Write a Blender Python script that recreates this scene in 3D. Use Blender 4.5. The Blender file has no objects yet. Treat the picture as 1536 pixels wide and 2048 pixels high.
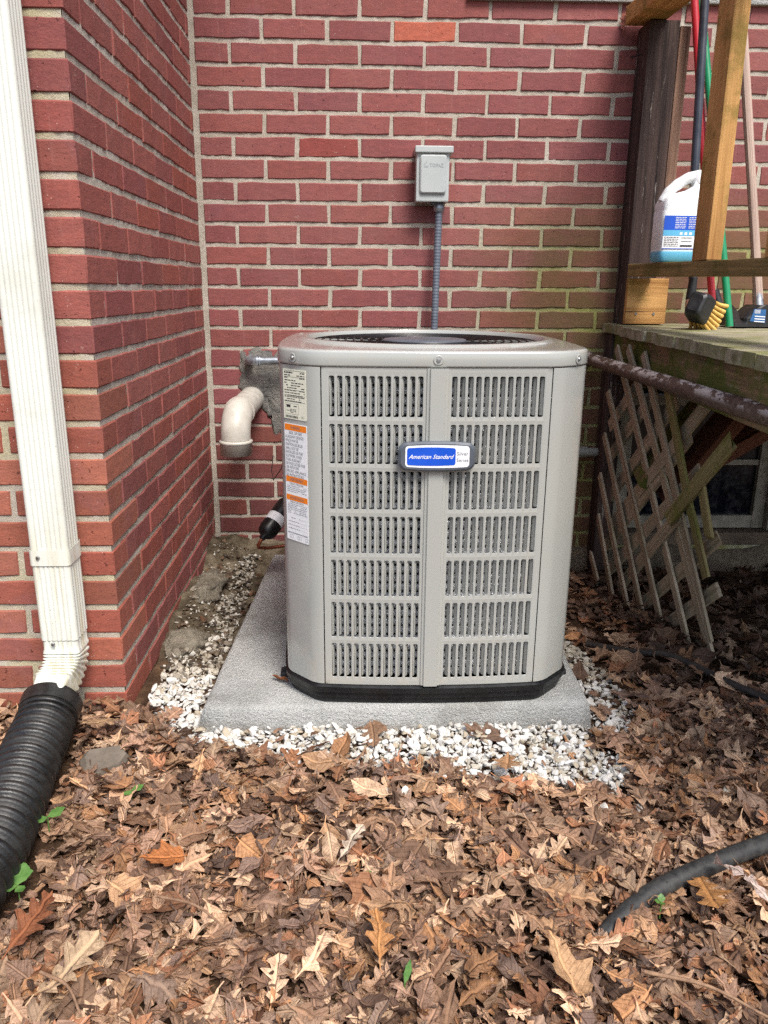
import bpy, bmesh, math, random
import numpy as np
from mathutils import Vector, Matrix, Euler

sc = bpy.context.scene
PI = math.pi
R = math.radians

# ------------------------------------------------------------------ camera
cam_d = bpy.data.cameras.new("camera"); cam = bpy.data.objects.new("camera", cam_d)
sc.collection.objects.link(cam); sc.camera = cam
cam_d.sensor_fit = 'HORIZONTAL'; cam_d.sensor_width = 36.0; cam_d.lens = 1560.0 / 1536.0 * 36.0
cam_d.clip_start = 0.02; cam_d.clip_end = 500
CP = Vector((0.546717, -2.876831, 0.989162))
cf = Vector((0.0330947, 0.9599154, -0.2783293)); cr = Vector((0.9994515, -0.0321221, 0.0080552)); cu = Vector((0.0012082, 0.2784432, 0.9604519))
m = Matrix(((cr.x, cu.x, -cf.x, CP.x), (cr.y, cu.y, -cf.y, CP.y), (cr.z, cu.z, -cf.z, CP.z), (0, 0, 0, 1)))
cam.matrix_world = m

# ------------------------------------------------------------------ sky, sun, exposure
SUN_EL, SUN_AZ = R(55), R(158)      # azimuth: 180 = straight behind the camera (-Y)
w = bpy.data.worlds.new("World"); sc.world = w; w.use_nodes = True
nt = w.node_tree; bg = nt.nodes['Background']
sky = nt.nodes.new('ShaderNodeTexSky'); sky.sky_type = 'NISHITA'; sky.sun_disc = False
sky.sun_elevation = SUN_EL; sky.sun_rotation = SUN_AZ
sky.air_density = 1.0; sky.dust_density = 3.0; sky.ozone_density = 0.8
nt.links.new(sky.outputs[0], bg.inputs[0]); bg.inputs[1].default_value = 0.112
sd = bpy.data.lights.new("sun", 'SUN'); sd.energy = 2.3; sd.angle = R(22); sd.color = (1.0, 0.955, 0.90)
so = bpy.data.objects.new("sun", sd); sc.collection.objects.link(so)
sdir = Vector((math.sin(SUN_AZ) * math.cos(SUN_EL), math.cos(SUN_AZ) * math.cos(SUN_EL), math.sin(SUN_EL)))
so.rotation_euler = (-sdir).to_track_quat('-Z', 'Y').to_euler(); so.location = (0.5, -6, 8)
sc.view_settings.view_transform = 'Standard'; sc.view_settings.look = 'None'
sc.view_settings.gamma = 1.0; sc.view_settings.use_curve_mapping = False
sc.view_settings.exposure = 0.92
sc.render.engine = 'CYCLES'
sc.cycles.use_denoising = False
try: sc.cycles.denoiser = 'OPENIMAGEDENOISE'
except Exception: pass
sc.cycles.max_bounces = 5; sc.cycles.diffuse_bounces = 3; sc.cycles.glossy_bounces = 3; sc.cycles.transmission_bounces = 2

# ------------------------------------------------------------------ helpers
col = sc.collection
def S(r, g, b, k=1.0):
    def f(c):
        c /= 255.0
        return (c / 12.92 if c <= 0.04045 else ((c + 0.055) / 1.055) ** 2.4) * k
    return (f(r), f(g), f(b), 1.0)

WL = {}
def link(o, parent=None, loc=(0, 0, 0), rot=None):
    col.objects.link(o)
    loc = Vector(loc)
    WL[o.name] = loc
    if parent is not None:
        o.parent = parent
        o.location = loc - WL[parent.name]
    else:
        o.location = loc
    if rot is not None: o.rotation_euler = rot
    return o
def tag(o, label=None, cat=None, group=None, kind=None):
    if label: o['label'] = label
    if cat: o['category'] = cat
    if group: o['group'] = group
    if kind: o['kind'] = kind
    return o
def empty(name, loc, label, cat, group=None):
    o = bpy.data.objects.new(name, None); o.empty_display_size = 0.05
    link(o, None, loc); return tag(o, label, cat, group)

class MB:
    def __init__(s): s.v = []; s.f = []; s.sm = []
    def add(s, v, f, smooth=False):
        n = len(s.v); s.v += [tuple(x) for x in v]; s.f += [tuple(i + n for i in q) for q in f]; s.sm += [smooth] * len(f)
    def box(s, a, b):
        x0, y0, z0 = a; x1, y1, z1 = b
        s.add([(x0,y0,z0),(x1,y0,z0),(x1,y1,z0),(x0,y1,z0),(x0,y0,z1),(x1,y0,z1),(x1,y1,z1),(x0,y1,z1)],
              [(0,3,2,1),(4,5,6,7),(0,1,5,4),(1,2,6,5),(2,3,7,6),(3,0,4,7)])
    def tube(s, pts, rad, n=12, caps=True, smooth=True):
        pts = [Vector(p) for p in pts]; k = len(pts)
        rr = rad if isinstance(rad, (list, tuple)) else [rad] * k
        V = []; prev = None
        for i, p in enumerate(pts):
            d = (pts[min(i+1, k-1)] - pts[max(i-1, 0)]).normalized()
            if prev is None:
                a = Vector((0,0,1)) if abs(d.z) < .9 else Vector((1,0,0))
                u = d.cross(a).normalized()
            else:
                u = (prev - d * prev.dot(d)).normalized()
            prev = u; w_ = d.cross(u)
            for j in range(n):
                t = 2*PI*j/n; V.append(p + (u*math.cos(t) + w_*math.sin(t))*rr[i])
        F = []
        for i in range(k-1):
            for j in range(n):
                a = i*n+j; b = i*n+(j+1)%n; F.append((a, b, b+n, a+n))
        s.add(V, F, smooth)
        if caps:
            s.add(V[:n], [tuple(range(n))[::-1]]); s.add(V[-n:], [tuple(range(n))])
    def loft(s, loops, closed_ends=(False, False), smooth=False, cyclic=True):
        n = len(loops[0]); V = [p for L in loops for p in L]; F = []
        for i in range(len(loops)-1):
            for j in range(n if cyclic else n-1):
                a = i*n+j; b = i*n+(j+1)%n; F.append((a, b, b+n, a+n))
        s.add(V, F, smooth)
        if closed_ends[0]: s.add(loops[0], [tuple(range(n))[::-1]])
        if closed_ends[1]: s.add(loops[-1], [tuple(range(n))])
    def lathe(s, prof, n=24, center=(0,0,0), smooth=True):
        c = Vector(center); loops = []
        for r, z in prof: loops.append([c + Vector((r*math.cos(2*PI*j/n), r*math.sin(2*PI*j/n), z)) for j in range(n)])
        s.loft(loops, (True, True), smooth)
    def mesh(s, name, origin=(0,0,0), auto=None):
        o = Vector(origin); me = bpy.data.meshes.new(name)
        me.from_pydata([tuple(Vector(v) - o) for v in s.v], [], s.f); me.update()
        if any(s.sm): me.polygons.foreach_set('use_smooth', s.sm)
        return me
    def build(s, name, mat, parent=None, origin=(0,0,0), bevel=0, rot=None, local=False, weld=False):
        """verts in world space unless local (then given relative to origin)"""
        me = s.mesh(name, (0,0,0) if local else origin)
        if bevel or weld:
            bm = bmesh.new(); bm.from_mesh(me)
            if weld: bmesh.ops.remove_doubles(bm, verts=bm.verts, dist=1e-5)
            if bevel:
                es = [e for e in bm.edges if len(e.link_faces) == 2 and e.calc_face_angle(0) > .6]
                bmesh.ops.bevel(bm, geom=es, offset=bevel, segments=2, affect='EDGES', profile=.6)
            bm.to_mesh(me); bm.free()
        if mat: me.materials.append(mat)
        o = bpy.data.objects.new(name, me)
        return link(o, parent, origin, rot)

def put(name, me, mat, parent, loc, rot=None):
    if mat and not me.materials: me.materials.append(mat)
    return link(bpy.data.objects.new(name, me), parent, loc, rot)

def frame_rot(p0, p1, up=(0,0,1)):
    x = (Vector(p1) - Vector(p0)).normalized(); u = Vector(up); y = u.cross(x).normalized(); z = x.cross(y)
    return Matrix(((x.x, y.x, z.x), (x.y, y.y, z.y), (x.z, y.z, z.z))).to_euler()
def board(name, p0, p1, wy, tz, mat, parent, up=(0,0,1), bevel=.002, rag=0.0, seed=0):
    """a board from p0 to p1 (centre line), wy wide, tz thick along 'up'"""
    rng = random.Random(seed); L = (Vector(p1) - Vector(p0)).length
    b = MB(); n = 2 if rag == 0 else 6
    loops = []
    for i in range(n):
        x = -L/2 + L*i/(n-1)
        if rag and i in (0, n-1):
            j = [rng.uniform(-rag, rag) for _ in range(4)]
        else: j = [0]*4
        wv = [rng.uniform(-.02, .02)*wy for _ in range(4)] if rag else [0]*4
        loops.append([(x+j[0], -wy/2+wv[0], -tz/2), (x+j[1], wy/2+wv[1], -tz/2), (x+j[2], wy/2+wv[2], tz/2), (x+j[3], -wy/2+wv[3], tz/2)])
    b.loft(loops, (True, True))
    mid = (Vector(p0) + Vector(p1)) / 2
    return b.build(name, mat, parent, mid, bevel=bevel, rot=frame_rot(p0, p1, up), local=True)

# ------------------------------------------------------------------ materials
def newmat(name):
    mt = bpy.data.materials.new(name); mt.use_nodes = True
    nt = mt.node_tree; return mt, nt, nt.nodes['Principled BSDF']
class N:
    """tiny node builder"""
    def __init__(s, nt): s.nt = nt
    def n(s, t, **k):
        nd = s.nt.nodes.new(t)
        for a, b in k.items(): setattr(nd, a, b)
        return nd
    def l(s, a, b): s.nt.links.new(a, b)
    def pos(s): return s.n('ShaderNodeNewGeometry').outputs['Position']
    def obj(s): return s.n('ShaderNodeTexCoord').outputs['Object']
    def mapping(s, vec, scale=(1,1,1), loc=(0,0,0)):
        mp = s.n('ShaderNodeMapping'); mp.inputs['Scale'].default_value = scale; mp.inputs['Location'].default_value = loc
        s.l(vec, mp.inputs['Vector']); return mp.outputs[0]
    def noise(s, vec, scale, detail=4, rough=.55, dist=0):
        t = s.n('ShaderNodeTexNoise'); t.inputs['Scale'].default_value = scale; t.inputs['Detail'].default_value = detail
        t.inputs['Roughness'].default_value = rough; t.inputs['Distortion'].default_value = dist
        if vec is not None: s.l(vec, t.inputs['Vector'])
        return t.outputs['Fac']
    def voro(s, vec, scale, feature='F1', out='Distance'):
        t = s.n('ShaderNodeTexVoronoi', feature=feature); t.inputs['Scale'].default_value = scale
        s.l(vec, t.inputs['Vector']); return t.outputs[out]
    def ramp(s, fac, stops, interp='LINEAR'):
        r = s.n('ShaderNodeValToRGB'); e = r.color_ramp; e.interpolation = interp
        while len(e.elements) > 1: e.elements.remove(e.elements[-1])
        for i, (p, c) in enumerate(stops):
            if not isinstance(c, (tuple, list)): c = (c, c, c, 1)
            el = e.elements[0] if i == 0 else e.elements.new(p)
            el.position = p; el.color = c
        s.l(fac, r.inputs[0]); return r.outputs[0]
    def mix(s, fac, a, b, mode='MIX'):
        mx = s.n('ShaderNodeMix', data_type='RGBA', blend_type=mode)
        for sock, v in ((mx.inputs[0], fac), (mx.inputs[6], a), (mx.inputs[7], b)):
            if hasattr(v, 'is_output') or isinstance(v, bpy.types.NodeSocket): s.l(v, sock)
            else: sock.default_value = v
        return mx.outputs[2]
    def math(s, op, a, b=0.0, clamp=False):
        md = s.n('ShaderNodeMath', operation=op, use_clamp=clamp)
        for sock, v in ((md.inputs[0], a), (md.inputs[1], b)):
            if isinstance(v, bpy.types.NodeSocket): s.l(v, sock)
            else: sock.default_value = v
        return md.outputs[0]
    def smooth(s, v, a, b):
        mr = s.n('ShaderNodeMapRange', interpolation_type='SMOOTHSTEP')
        s.l(v, mr.inputs[0]); mr.inputs[1].default_value = a; mr.inputs[2].default_value = b
        return mr.outputs[0]
    def xyz(s, v):
        x = s.n('ShaderNodeSeparateXYZ'); s.l(v, x.inputs[0]); return x.outputs
    def bump(s, h, strength, dist, normal=None):
        b = s.n('ShaderNodeBump'); b.inputs['Strength'].default_value = strength; b.inputs['Distance'].default_value = dist
        s.l(h, b.inputs['Height'])
        if normal is not None: s.l(normal, b.inputs['Normal'])
        return b.outputs[0]

def nmat(name, c1, c2=None, scale=20, rough=.6, bump=0, bscale=200, bdist=.002, metal=0, coat=0, coord='pos', stretch=(1,1,1), rvar=.1, spec=.5):
    mt, nt, p = newmat(name); k = N(nt); c2 = c2 or c1
    v = k.pos() if coord == 'pos' else k.obj(); v = k.mapping(v, stretch)
    f = k.noise(v, scale, 5, .6)
    k.l(k.ramp(f, [(.3, c1), (.7, c2)]), p.inputs['Base Color'])
    k.l(k.ramp(f, [(.3, max(rough-rvar, .02)), (.7, min(rough+rvar, 1))]), p.inputs['Roughness'])
    p.inputs['Metallic'].default_value = metal; p.inputs['Coat Weight'].default_value = coat
    p.inputs['Specular IOR Level'].default_value = spec
    p.inputs['Coat Roughness'].default_value = .08
    if bump: k.l(k.bump(k.noise(v, bscale, 4, .7), bump, bdist), p.inputs['Normal'])
    return mt

def algae(k, pos):
    """green film: right half of the rear wall below the outlet box"""
    x, y, z = k.xyz(pos)
    a = k.math('MULTIPLY', k.smooth(x, .75, 1.35), k.smooth(z, 1.42, 1.02))
    a = k.math('MULTIPLY', a, k.smooth(y, -.9, -.2))
    n = k.smooth(k.noise(pos, 3.0, 6, .7), .26, .60)
    return k.math('MULTIPLY', a, n)

def brick_mat():
    mt, nt, p = newmat("fired_brick"); k = N(nt)
    pos = k.pos(); oi = k.n('ShaderNodeObjectInfo')
    base = oi.outputs['Color']
    v = k.mapping(pos, (1, 1, 2.2))
    n1 = k.noise(v, 26, 6, .65); n2 = k.noise(pos, 220, 3, .7); n3 = k.noise(pos, 7, 4, .6)
    c = k.mix(k.smooth(n1, .35, .75), base, k.mix(1.0, base, (1.28, 1.25, 1.22, 1), 'MULTIPLY'))
    c = k.mix(k.math('MULTIPLY', k.smooth(n2, .5, .72), .55), c, k.mix(1.0, c, (.55, .55, .58, 1), 'MULTIPLY'))
    c = k.mix(k.math('MULTIPLY', k.smooth(n3, .55, .75), .30), c, S(120, 80, 92))
    sp = k.voro(pos, 120)
    c = k.mix(k.math('MULTIPLY', k.smooth(sp, .13, .06), k.smooth(k.noise(pos, 35, 2), .55, .62)), c, S(215, 195, 185))
    st = k.noise(k.mapping(pos, (60, 60, 2.0)), 1.0, 4, .6)
    c = k.mix(k.math('MULTIPLY', k.smooth(st, .56, .72), .10), c, S(195, 150, 140))
    c = k.mix(k.math('ADD', .10, k.math('MULTIPLY', k.smooth(k.noise(pos, 2.2, 5, .6), .45, .7), .25)), c, S(148, 104, 96))
    pit = k.math('MULTIPLY', k.smooth(k.noise(pos, 75, 3, .6), .66, .72), .75); c = k.mix(pit, c, k.mix(1.0, c, (.45, .42, .42, 1), 'MULTIPLY'))
    smear = k.math('MULTIPLY', k.smooth(k.noise(k.mapping(pos, (1, 1, 1.6)), 13, 5, .75), .66, .74), .5); c = k.mix(smear, c, S(186, 172, 158))
    # lime runs on the flank wall near the inner corner
    x, y, z = k.xyz(pos)
    run = k.math('MULTIPLY', k.smooth(k.noise(k.mapping(pos, (1, 22, 3.5)), 1.0, 3, .5), .68, .72), k.math('MULTIPLY', k.smooth(y, -.45, -.25), k.math('MULTIPLY', k.smooth(z, .75, .6), k.smooth(z, .25, .35))))
    run = k.math('MULTIPLY', run, k.smooth(x, .06, .02))
    c = k.mix(k.math('MULTIPLY', run, .8), c, S(225, 215, 205))
    c = k.mix(k.math('MULTIPLY', algae(k, pos), .66), c, S(84, 84, 40))
    k.l(c, p.inputs['Base Color']); p.inputs['Roughness'].default_value = .86
    p.inputs['Specular IOR Level'].default_value = .3
    h = k.math('SUBTRACT', k.math('ADD', k.math('MULTIPLY', n2, .6), n1), k.math('MULTIPLY', pit, 1.5))
    k.l(k.bump(h, .8, .0024), p.inputs['Normal'])
    return mt
def mortar_mat():
    mt, nt, p = newmat("sandy_mortar"); k = N(nt); pos = k.pos()
    n1 = k.noise(pos, 9, 5, .65); n2 = k.noise(pos, 420, 2, .8); x, y, z = k.xyz(pos)
    c = k.ramp(n1, [(.25, S(160, 151, 136)), (.55, S(184, 176, 163)), (.8, S(200, 194, 184))])
    c = k.mix(k.math('MULTIPLY', k.smooth(n2, .56, .7), .55), c, S(120, 108, 88))
    c = k.mix(k.math('MULTIPLY', algae(k, pos), .95), c, S(140, 140, 80))
    yel = k.math('MULTIPLY', k.smooth(y, -1.19, -1.215), k.smooth(k.noise(pos, 5, 4), .4, .65))
    c = k.mix(k.math('MULTIPLY', yel, .5), c, S(190, 180, 120))
    k.l(c, p.inputs['Base Color']); p.inputs['Roughness'].default_value = .95
    p.inputs['Specular IOR Level'].default_value = .2
    k.l(k.bump(k.math('ADD', n2, k.noise(pos, 90, 3)), .9, .0022), p.inputs['Normal'])
    return mt
def wood_mat(name, dark, light, moss=0.0, mossc=S(92, 100, 38), white=0.0, ring=26, rough=.8, bump=.5, mosspow=(.45, .62)):
    """grain along local X"""
    mt, nt, p = newmat(name); k = N(nt); v = k.obj(); oi = k.n('ShaderNodeObjectInfo')
    off = k.n('ShaderNodeVectorMath', operation='ADD'); k.l(v, off.inputs[0])
    cx = k.n('ShaderNodeCombineXYZ'); r10 = k.math('MULTIPLY', oi.outputs['Random'], 17.0)
    for i in range(3): k.l(r10, cx.inputs[i])
    k.l(cx.outputs[0], off.inputs[1]); vv = off.outputs[0]
    big = k.noise(k.mapping(vv, (1.6, 9, 9)), 1.0, 3, .5)
    g = k.noise(k.mapping(vv, (1.1, ring, ring)), 1.5, 6, .65, .6)
    fine = k.noise(k.mapping(vv, (4, 260, 260)), 1.0, 4, .7)
    fac = k.math('ADD', k.math('MULTIPLY', g, .75), k.math('MULTIPLY', fine, .35))
    c = k.ramp(fac, [(.38, dark), (.50, tuple(.5*(a+b) for a, b in zip(dark, light))), (.66, light)])
    c = k.mix(k.math('MULTIPLY', k.smooth(big, .5, .72), .5), c, k.mix(1.0, c, (.5, .47, .45, 1), 'MULTIPLY'))
    kd = k.voro(k.mapping(vv, (1.9, 7, 7)), 1.0); c = k.mix(k.math('MULTIPLY', k.smooth(kd, .16, .07), .7), c, k.mix(1.0, dark, (.6, .55, .5, 1), 'MULTIPLY'))
    crack = k.math('MULTIPLY', k.smooth(k.noise(k.mapping(vv, (.9, 42, 42)), 1.2, 3, .6), .70, .74), .85); c = k.mix(crack, c, S(22, 17, 15))
    if moss:
        ms = k.math('MULTIPLY', k.smooth(k.noise(vv, 6, 6, .7), *mosspow), moss)
        c = k.mix(ms, c, mossc)
    if white:
        ws = k.math('MULTIPLY', k.smooth(k.noise(k.mapping(vv, (5, 60, 60)), 1.3, 5, .75), .6, .68), white)
        c = k.mix(ws, c, S(196, 186, 176))
    k.l(c, p.inputs['Base Color']); p.inputs['Roughness'].default_value = rough
    p.inputs['Specular IOR Level'].default_value = .25
    k.l(k.bump(k.math('ADD', g, fine), bump, .003), p.inputs['Normal'])
    return mt
def ground_mat():
    mt, nt, p = newmat("dark_soil"); k = N(nt); pos = k.pos()
    n1 = k.noise(pos, 14, 8, .7); n2 = k.noise(pos, 130, 4, .7)
    c = k.ramp(n1, [(.3, S(46, 34, 26)), (.5, S(74, 56, 42)), (.72, S(112, 88, 66))])
    c = k.mix(k.math('MULTIPLY', k.smooth(n2, .55, .7), .5), c, S(134, 106, 80))
    x, y, z = k.xyz(pos)
    # pale dried dirt and crumbled mortar in the strip between the flank wall and the slab
    ch = k.math('MULTIPLY', k.math('MULTIPLY', k.smooth(x, .30, .22), k.smooth(x, -.02, 0.0)), k.smooth(y, -1.0, -.82))
    c2 = k.ramp(k.noise(pos, 11, 6, .7), [(.3, S(48, 40, 31)), (.5, S(86, 76, 61)), (.7, S(132, 121, 102))])
    c = k.mix(ch, c, c2)
    k.l(c, p.inputs['Base Color']); p.inputs['Roughness'].default_value = .95
    p.inputs['Specular IOR Level'].default_value = .15
    k.l(k.bump(k.math('ADD', n1, n2), .8, .008), p.inputs['Normal'])
    return mt
def leaf_mat(name, use_obj):
    mt, nt, p = newmat(name); k = N(nt)
    if use_obj: base = k.n('ShaderNodeObjectInfo').outputs['Color']
    else: base = k.n('ShaderNodeAttribute', attribute_name='tint').outputs['Color']
    at = k.n('ShaderNodeAttribute', attribute_name='leafuv').outputs['Vector']; u, v, _ = k.xyz(at)
    pos = k.pos()
    n1 = k.noise(pos, 75, 6, .7); n2 = k.noise(pos, 230, 4, .75)
    au = k.math('ABSOLUTE', u)
    c = k.mix(k.smooth(n1, .4, .75), base, k.mix(1.0, base, (.48, .43, .40, 1), 'MULTIPLY'))
    c = k.mix(k.math('MULTIPLY', k.smooth(n2, .50, .66), .6), c, k.mix(1.0, c, (1.5, 1.45, 1.38, 1), 'MULTIPLY'))
    c = k.mix(k.math('MULTIPLY', k.smooth(k.noise(pos, 480, 2, .7), .58, .68), .55), c, k.mix(1.0, c, (.5, .46, .44, 1), 'MULTIPLY'))
    rib = k.smooth(au, .05, .012)
    # side veins: slanted stripes
    ph = k.math('SUBTRACT', k.math('MULTIPLY', v, 9.0), k.math('MULTIPLY', au, 7.0))
    fr = k.math('ABSOLUTE', k.math('SUBTRACT', k.math('FRACT', ph), .5))
    vein = k.smooth(fr, .09, .02)
    vv = k.math('MAXIMUM', rib, k.math('MULTIPLY', vein, .45))
    c = k.mix(k.math('MULTIPLY', vv, .62), c, k.mix(1.0, base, (1.45, 1.4, 1.3, 1), 'MULTIPLY'))
    hole = k.math('MULTIPLY', k.smooth(k.noise(pos, 95, 2, .5), .70, .74), .7)
    c = k.mix(hole, c, S(52, 38, 30))
    k.l(c, p.inputs['Base Color']); p.inputs['Roughness'].default_value = .72
    p.inputs['Specular IOR Level'].default_value = .3
    h = k.math('ADD', k.math('MULTIPLY', vv, -.8), k.math('MULTIPLY', n1, .8))
    k.l(k.bump(h, .9, .004), p.inputs['Normal'])
    out = nt.nodes['Material Output']
    tr = k.n('ShaderNodeBsdfTranslucent'); k.l(c, tr.inputs[0])
    ms = k.n('ShaderNodeMixShader'); ms.inputs[0].default_value = .12
    k.l(p.outputs[0], ms.inputs[1]); k.l(tr.outputs[0], ms.inputs[2]); k.l(ms.outputs[0], out.inputs[0])
    return mt
def stone_mat(name, use_obj):
    mt, nt, p = newmat(name); k = N(nt); pos = k.pos()
    base = k.n('ShaderNodeObjectInfo').outputs['Color'] if use_obj else k.n('ShaderNodeAttribute', attribute_name='tint').outputs['Color']
    n1 = k.noise(pos, 60, 6, .65); n2 = k.noise(pos, 500, 2, .7)
    c = k.mix(k.math('MULTIPLY', k.smooth(n1, .52, .74), .35), base, S(158, 146, 126))
    c = k.mix(k.math('MULTIPLY', k.smooth(n2, .62, .7), .5), c, S(120, 112, 100))
    k.l(c, p.inputs['Base Color']); p.inputs['Roughness'].default_value = .75
    k.l(k.bump(k.math('ADD', n1, n2), .4, .0015), p.inputs['Normal'])
    return mt
def concrete_mat():
    mt, nt, p = newmat("broomed_concrete"); k = N(nt); pos = k.pos()
    n1 = k.noise(pos, 5, 6, .6); n2 = k.noise(pos, 330, 3, .75); n3 = k.noise(pos, 150, 2, .6)
    c = k.ramp(n1, [(.3, S(156, 157, 153)), (.5, S(180, 181, 177)), (.72, S(198, 199, 195))])
    c = k.mix(k.math('MULTIPLY', k.smooth(n2, .52, .66), .65), c, S(206, 206, 202))
    c = k.mix(k.math('MULTIPLY', k.smooth(n2, .46, .34), .55), c, S(92, 92, 90))
    px_, py_, pz_ = k.xyz(pos); mud = k.math('MULTIPLY', k.smooth(pz_, .045, .0), k.smooth(k.noise(pos, 22, 6, .75), .40, .62)); c = k.mix(k.math('MULTIPLY', mud, .6), c, S(104, 88, 70))
    n4 = k.noise(pos, 3.1, 6, .7); c = k.mix(k.math('MULTIPLY', k.smooth(n4, .52, .62), .35), c, S(112, 108, 100))
    k.l(c, p.inputs['Base Color']); p.inputs['Roughness'].default_value = .85
    k.l(k.bump(k.math('ADD', n2, k.math('MULTIPLY', n3, 1.2)), 1.0, .006), p.inputs['Normal'])
    return mt
def rust_pipe_mat():
    mt, nt, p = newmat("peeling_pipe_paint"); k = N(nt); v = k.pos()
    n1 = k.noise(k.mapping(v, (1, .45, 1)), 22, 6, .7); n2 = k.noise(v, 60, 4, .7)
    c = k.ramp(n2, [(.3, S(56, 44, 38)), (.6, S(98, 80, 70)), (.8, S(128, 106, 94))])
    x, y, z = k.xyz(v)
    up = k.smooth(z, .744, .764)
    c = k.mix(k.math('MULTIPLY', k.smooth(n1, .49, .53), up), c, S(190, 182, 176))
    k.l(c, p.inputs['Base Color']); p.inputs['Roughness'].default_value = .6
    k.l(k.bump(n1, .5, .002), p.inputs['Normal'])
    return mt
def coil_mat():
    mt, nt, p = newmat("spine_fin_aluminium"); k = N(nt); v = k.pos()
    n = k.noise(v, 420, 2, .8); n2 = k.noise(v, 90, 2, .6)
    c = k.ramp(k.math('ADD', k.math('MULTIPLY', n, .7), k.math('MULTIPLY', n2, .3)), [(.35, S(78, 80, 84)), (.47, S(176, 180, 184)), (.58, S(244, 246, 250))])
    k.l(c, p.inputs['Base Color']); p.inputs['Metallic'].default_value = .35; p.inputs['Roughness'].default_value = .28
    k.l(k.bump(n, 1.0, .004), p.inputs['Normal'])
    return mt
def paint_mat(name, c, rough=.3, coat=.6):
    mt, nt, p = newmat(name); k = N(nt); v = k.pos()
    n = k.noise(v, 3, 3, .5); n2 = k.noise(v, 900, 2, .6)
    c2 = tuple(x*.95 for x in c[:3]) + (1,)
    cc = k.ramp(n, [(.35, c), (.65, c2)])
    x, y, z = k.xyz(v)
    dust = k.math('MULTIPLY', k.smooth(k.noise(k.mapping(v, (14, 14, 3)), 1.0, 5, .7), .5, .75), .25)
    dust = k.math('ADD', dust, k.math('MULTIPLY', k.math('MULTIPLY', k.smooth(z, .26, .12), k.smooth(k.noise(v, 26, 6, .75), .42, .68)), .35))
    cc = k.mix(dust, cc, S(176, 166, 150))
    k.l(cc, p.inputs['Base Color']); p.inputs['Roughness'].default_value = rough
    p.inputs['Coat Weight'].default_value = coat; p.inputs['Coat Roughness'].default_value = .12
    k.l(k.bump(n2, .05, .0006, k.bump(n, .03, .02)), p.inputs['Normal'])
    return mt
def spout_mat():
    mt, nt, p = newmat("white_spout_enamel"); k = N(nt); v = k.pos()
    x, y, z = k.xyz(v)
    n = k.noise(k.mapping(v, (70, 70, 4)), 1.0, 5, .65); n2 = k.noise(v, 130, 3, .7)
    low = k.smooth(z, .62, .28)
    c = k.mix(k.math('MULTIPLY', k.math('MULTIPLY', low, k.smooth(n, .42, .62)), .6), S(220, 222, 212), S(192, 180, 138))
    c = k.mix(k.math('MULTIPLY', k.smooth(n2, .66, .74), .6), c, S(120, 110, 96))
    c = k.mix(k.math('MULTIPLY', k.smooth(k.noise(v, 6, 6, .7), .48, .72), .28), c, S(168, 164, 146))
    k.l(c, p.inputs['Base Color']); p.inputs['Roughness'].default_value = .38
    return mt

M = {}
M['brick'] = brick_mat(); M['mortar'] = mortar_mat(); M['ground'] = ground_mat(); M['concrete'] = concrete_mat()
M['leaf'] = leaf_mat("dry_leaf", True); M['litter'] = leaf_mat("dry_leaf_litter", False)
M['stone'] = stone_mat("white_stone", True); M['gravel'] = stone_mat("white_gravel", False)
M['ac'] = paint_mat("taupe_enamel", S(165, 167, 162), .20, .9); M['base'] = nmat("black_base_plastic", S(14, 15, 17), S(24, 25, 27), 30, .38, .1, 300, .001)
M['dark'] = nmat("dark_interior", S(12, 13, 15), S(22, 23, 25), 30, .7)
M['coil'] = coil_mat()
M['steel'] = nmat("zinc_steel", S(150, 152, 152), S(190, 192, 192), 60, .35, metal=.9)
M['galv'] = nmat("galvanised_conduit", S(128, 136, 144), S(168, 176, 184), 40, .4, .1, 200, .001, metal=.7)
M['flex'] = nmat("grey_flex_conduit", S(84, 92, 104), S(104, 112, 124), 30, .42)
M['boxgrey'] = nmat("grey_box_enamel", S(166, 173, 173), S(178, 184, 183), 10, .42)
M['pvc'] = nmat("weathered_pvc", S(180, 176, 165), S(198, 195, 186), 25, .4, .08, 120, .001)
M['patch'] = nmat("dark_cement", S(88, 88, 87), S(150, 146, 138), 16, .95, 1.0, 140, .010)
M['spout'] = spout_mat()
M['corr'] = nmat("black_poly_pipe", S(16, 17, 18), S(38, 37, 35), 26, .42, .35, 160, .002, rvar=.18)
M['badge'] = nmat("badge_grey", S(78, 84, 92), S(88, 94, 102), 20, .35)
M['white'] = nmat("white_print", S(232, 234, 236), None, 20, .4)
M['cream'] = nmat("cream_print", S(226, 226, 206), None, 20, .45)
M['blue'] = nmat("blue_print", S(22, 78, 190), S(26, 84, 200), 20, .3)
M['orange'] = nmat("orange_print", S(236, 128, 28), None, 20, .45)
M['ink'] = nmat("ink", S(40, 40, 44), None, 20, .6)
M['inkgrey'] = nmat("ink_grey", S(112, 116, 124), None, 20, .6)
M['copper'] = nmat("copper_tube", S(176, 104, 76), S(140, 80, 60), 60, .4, metal=.8)
M['black'] = nmat("black_plastic", S(26, 27, 30), S(40, 41, 44), 40, .4)
M['postwood'] = wood_mat("weathered_post_stain", S(17, 14, 16), S(84, 68, 63), white=.6, ring=34, bump=.9)
M['postlight'] = wood_mat('weathered_post_bare', S(74, 54, 46), S(160, 126, 106), white=.4, ring=40, bump=.9)
M['newwood'] = wood_mat("orange_lumber", S(150, 104, 56), S(210, 162, 102), moss=.7, mossc=S(112, 102, 42), ring=22, bump=.5, mosspow=(.47, .66))
M['greywood'] = wood_mat("mossy_rail", S(96, 82, 50), S(164, 138, 90), moss=.55, mossc=S(84, 88, 36), ring=18)
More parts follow.
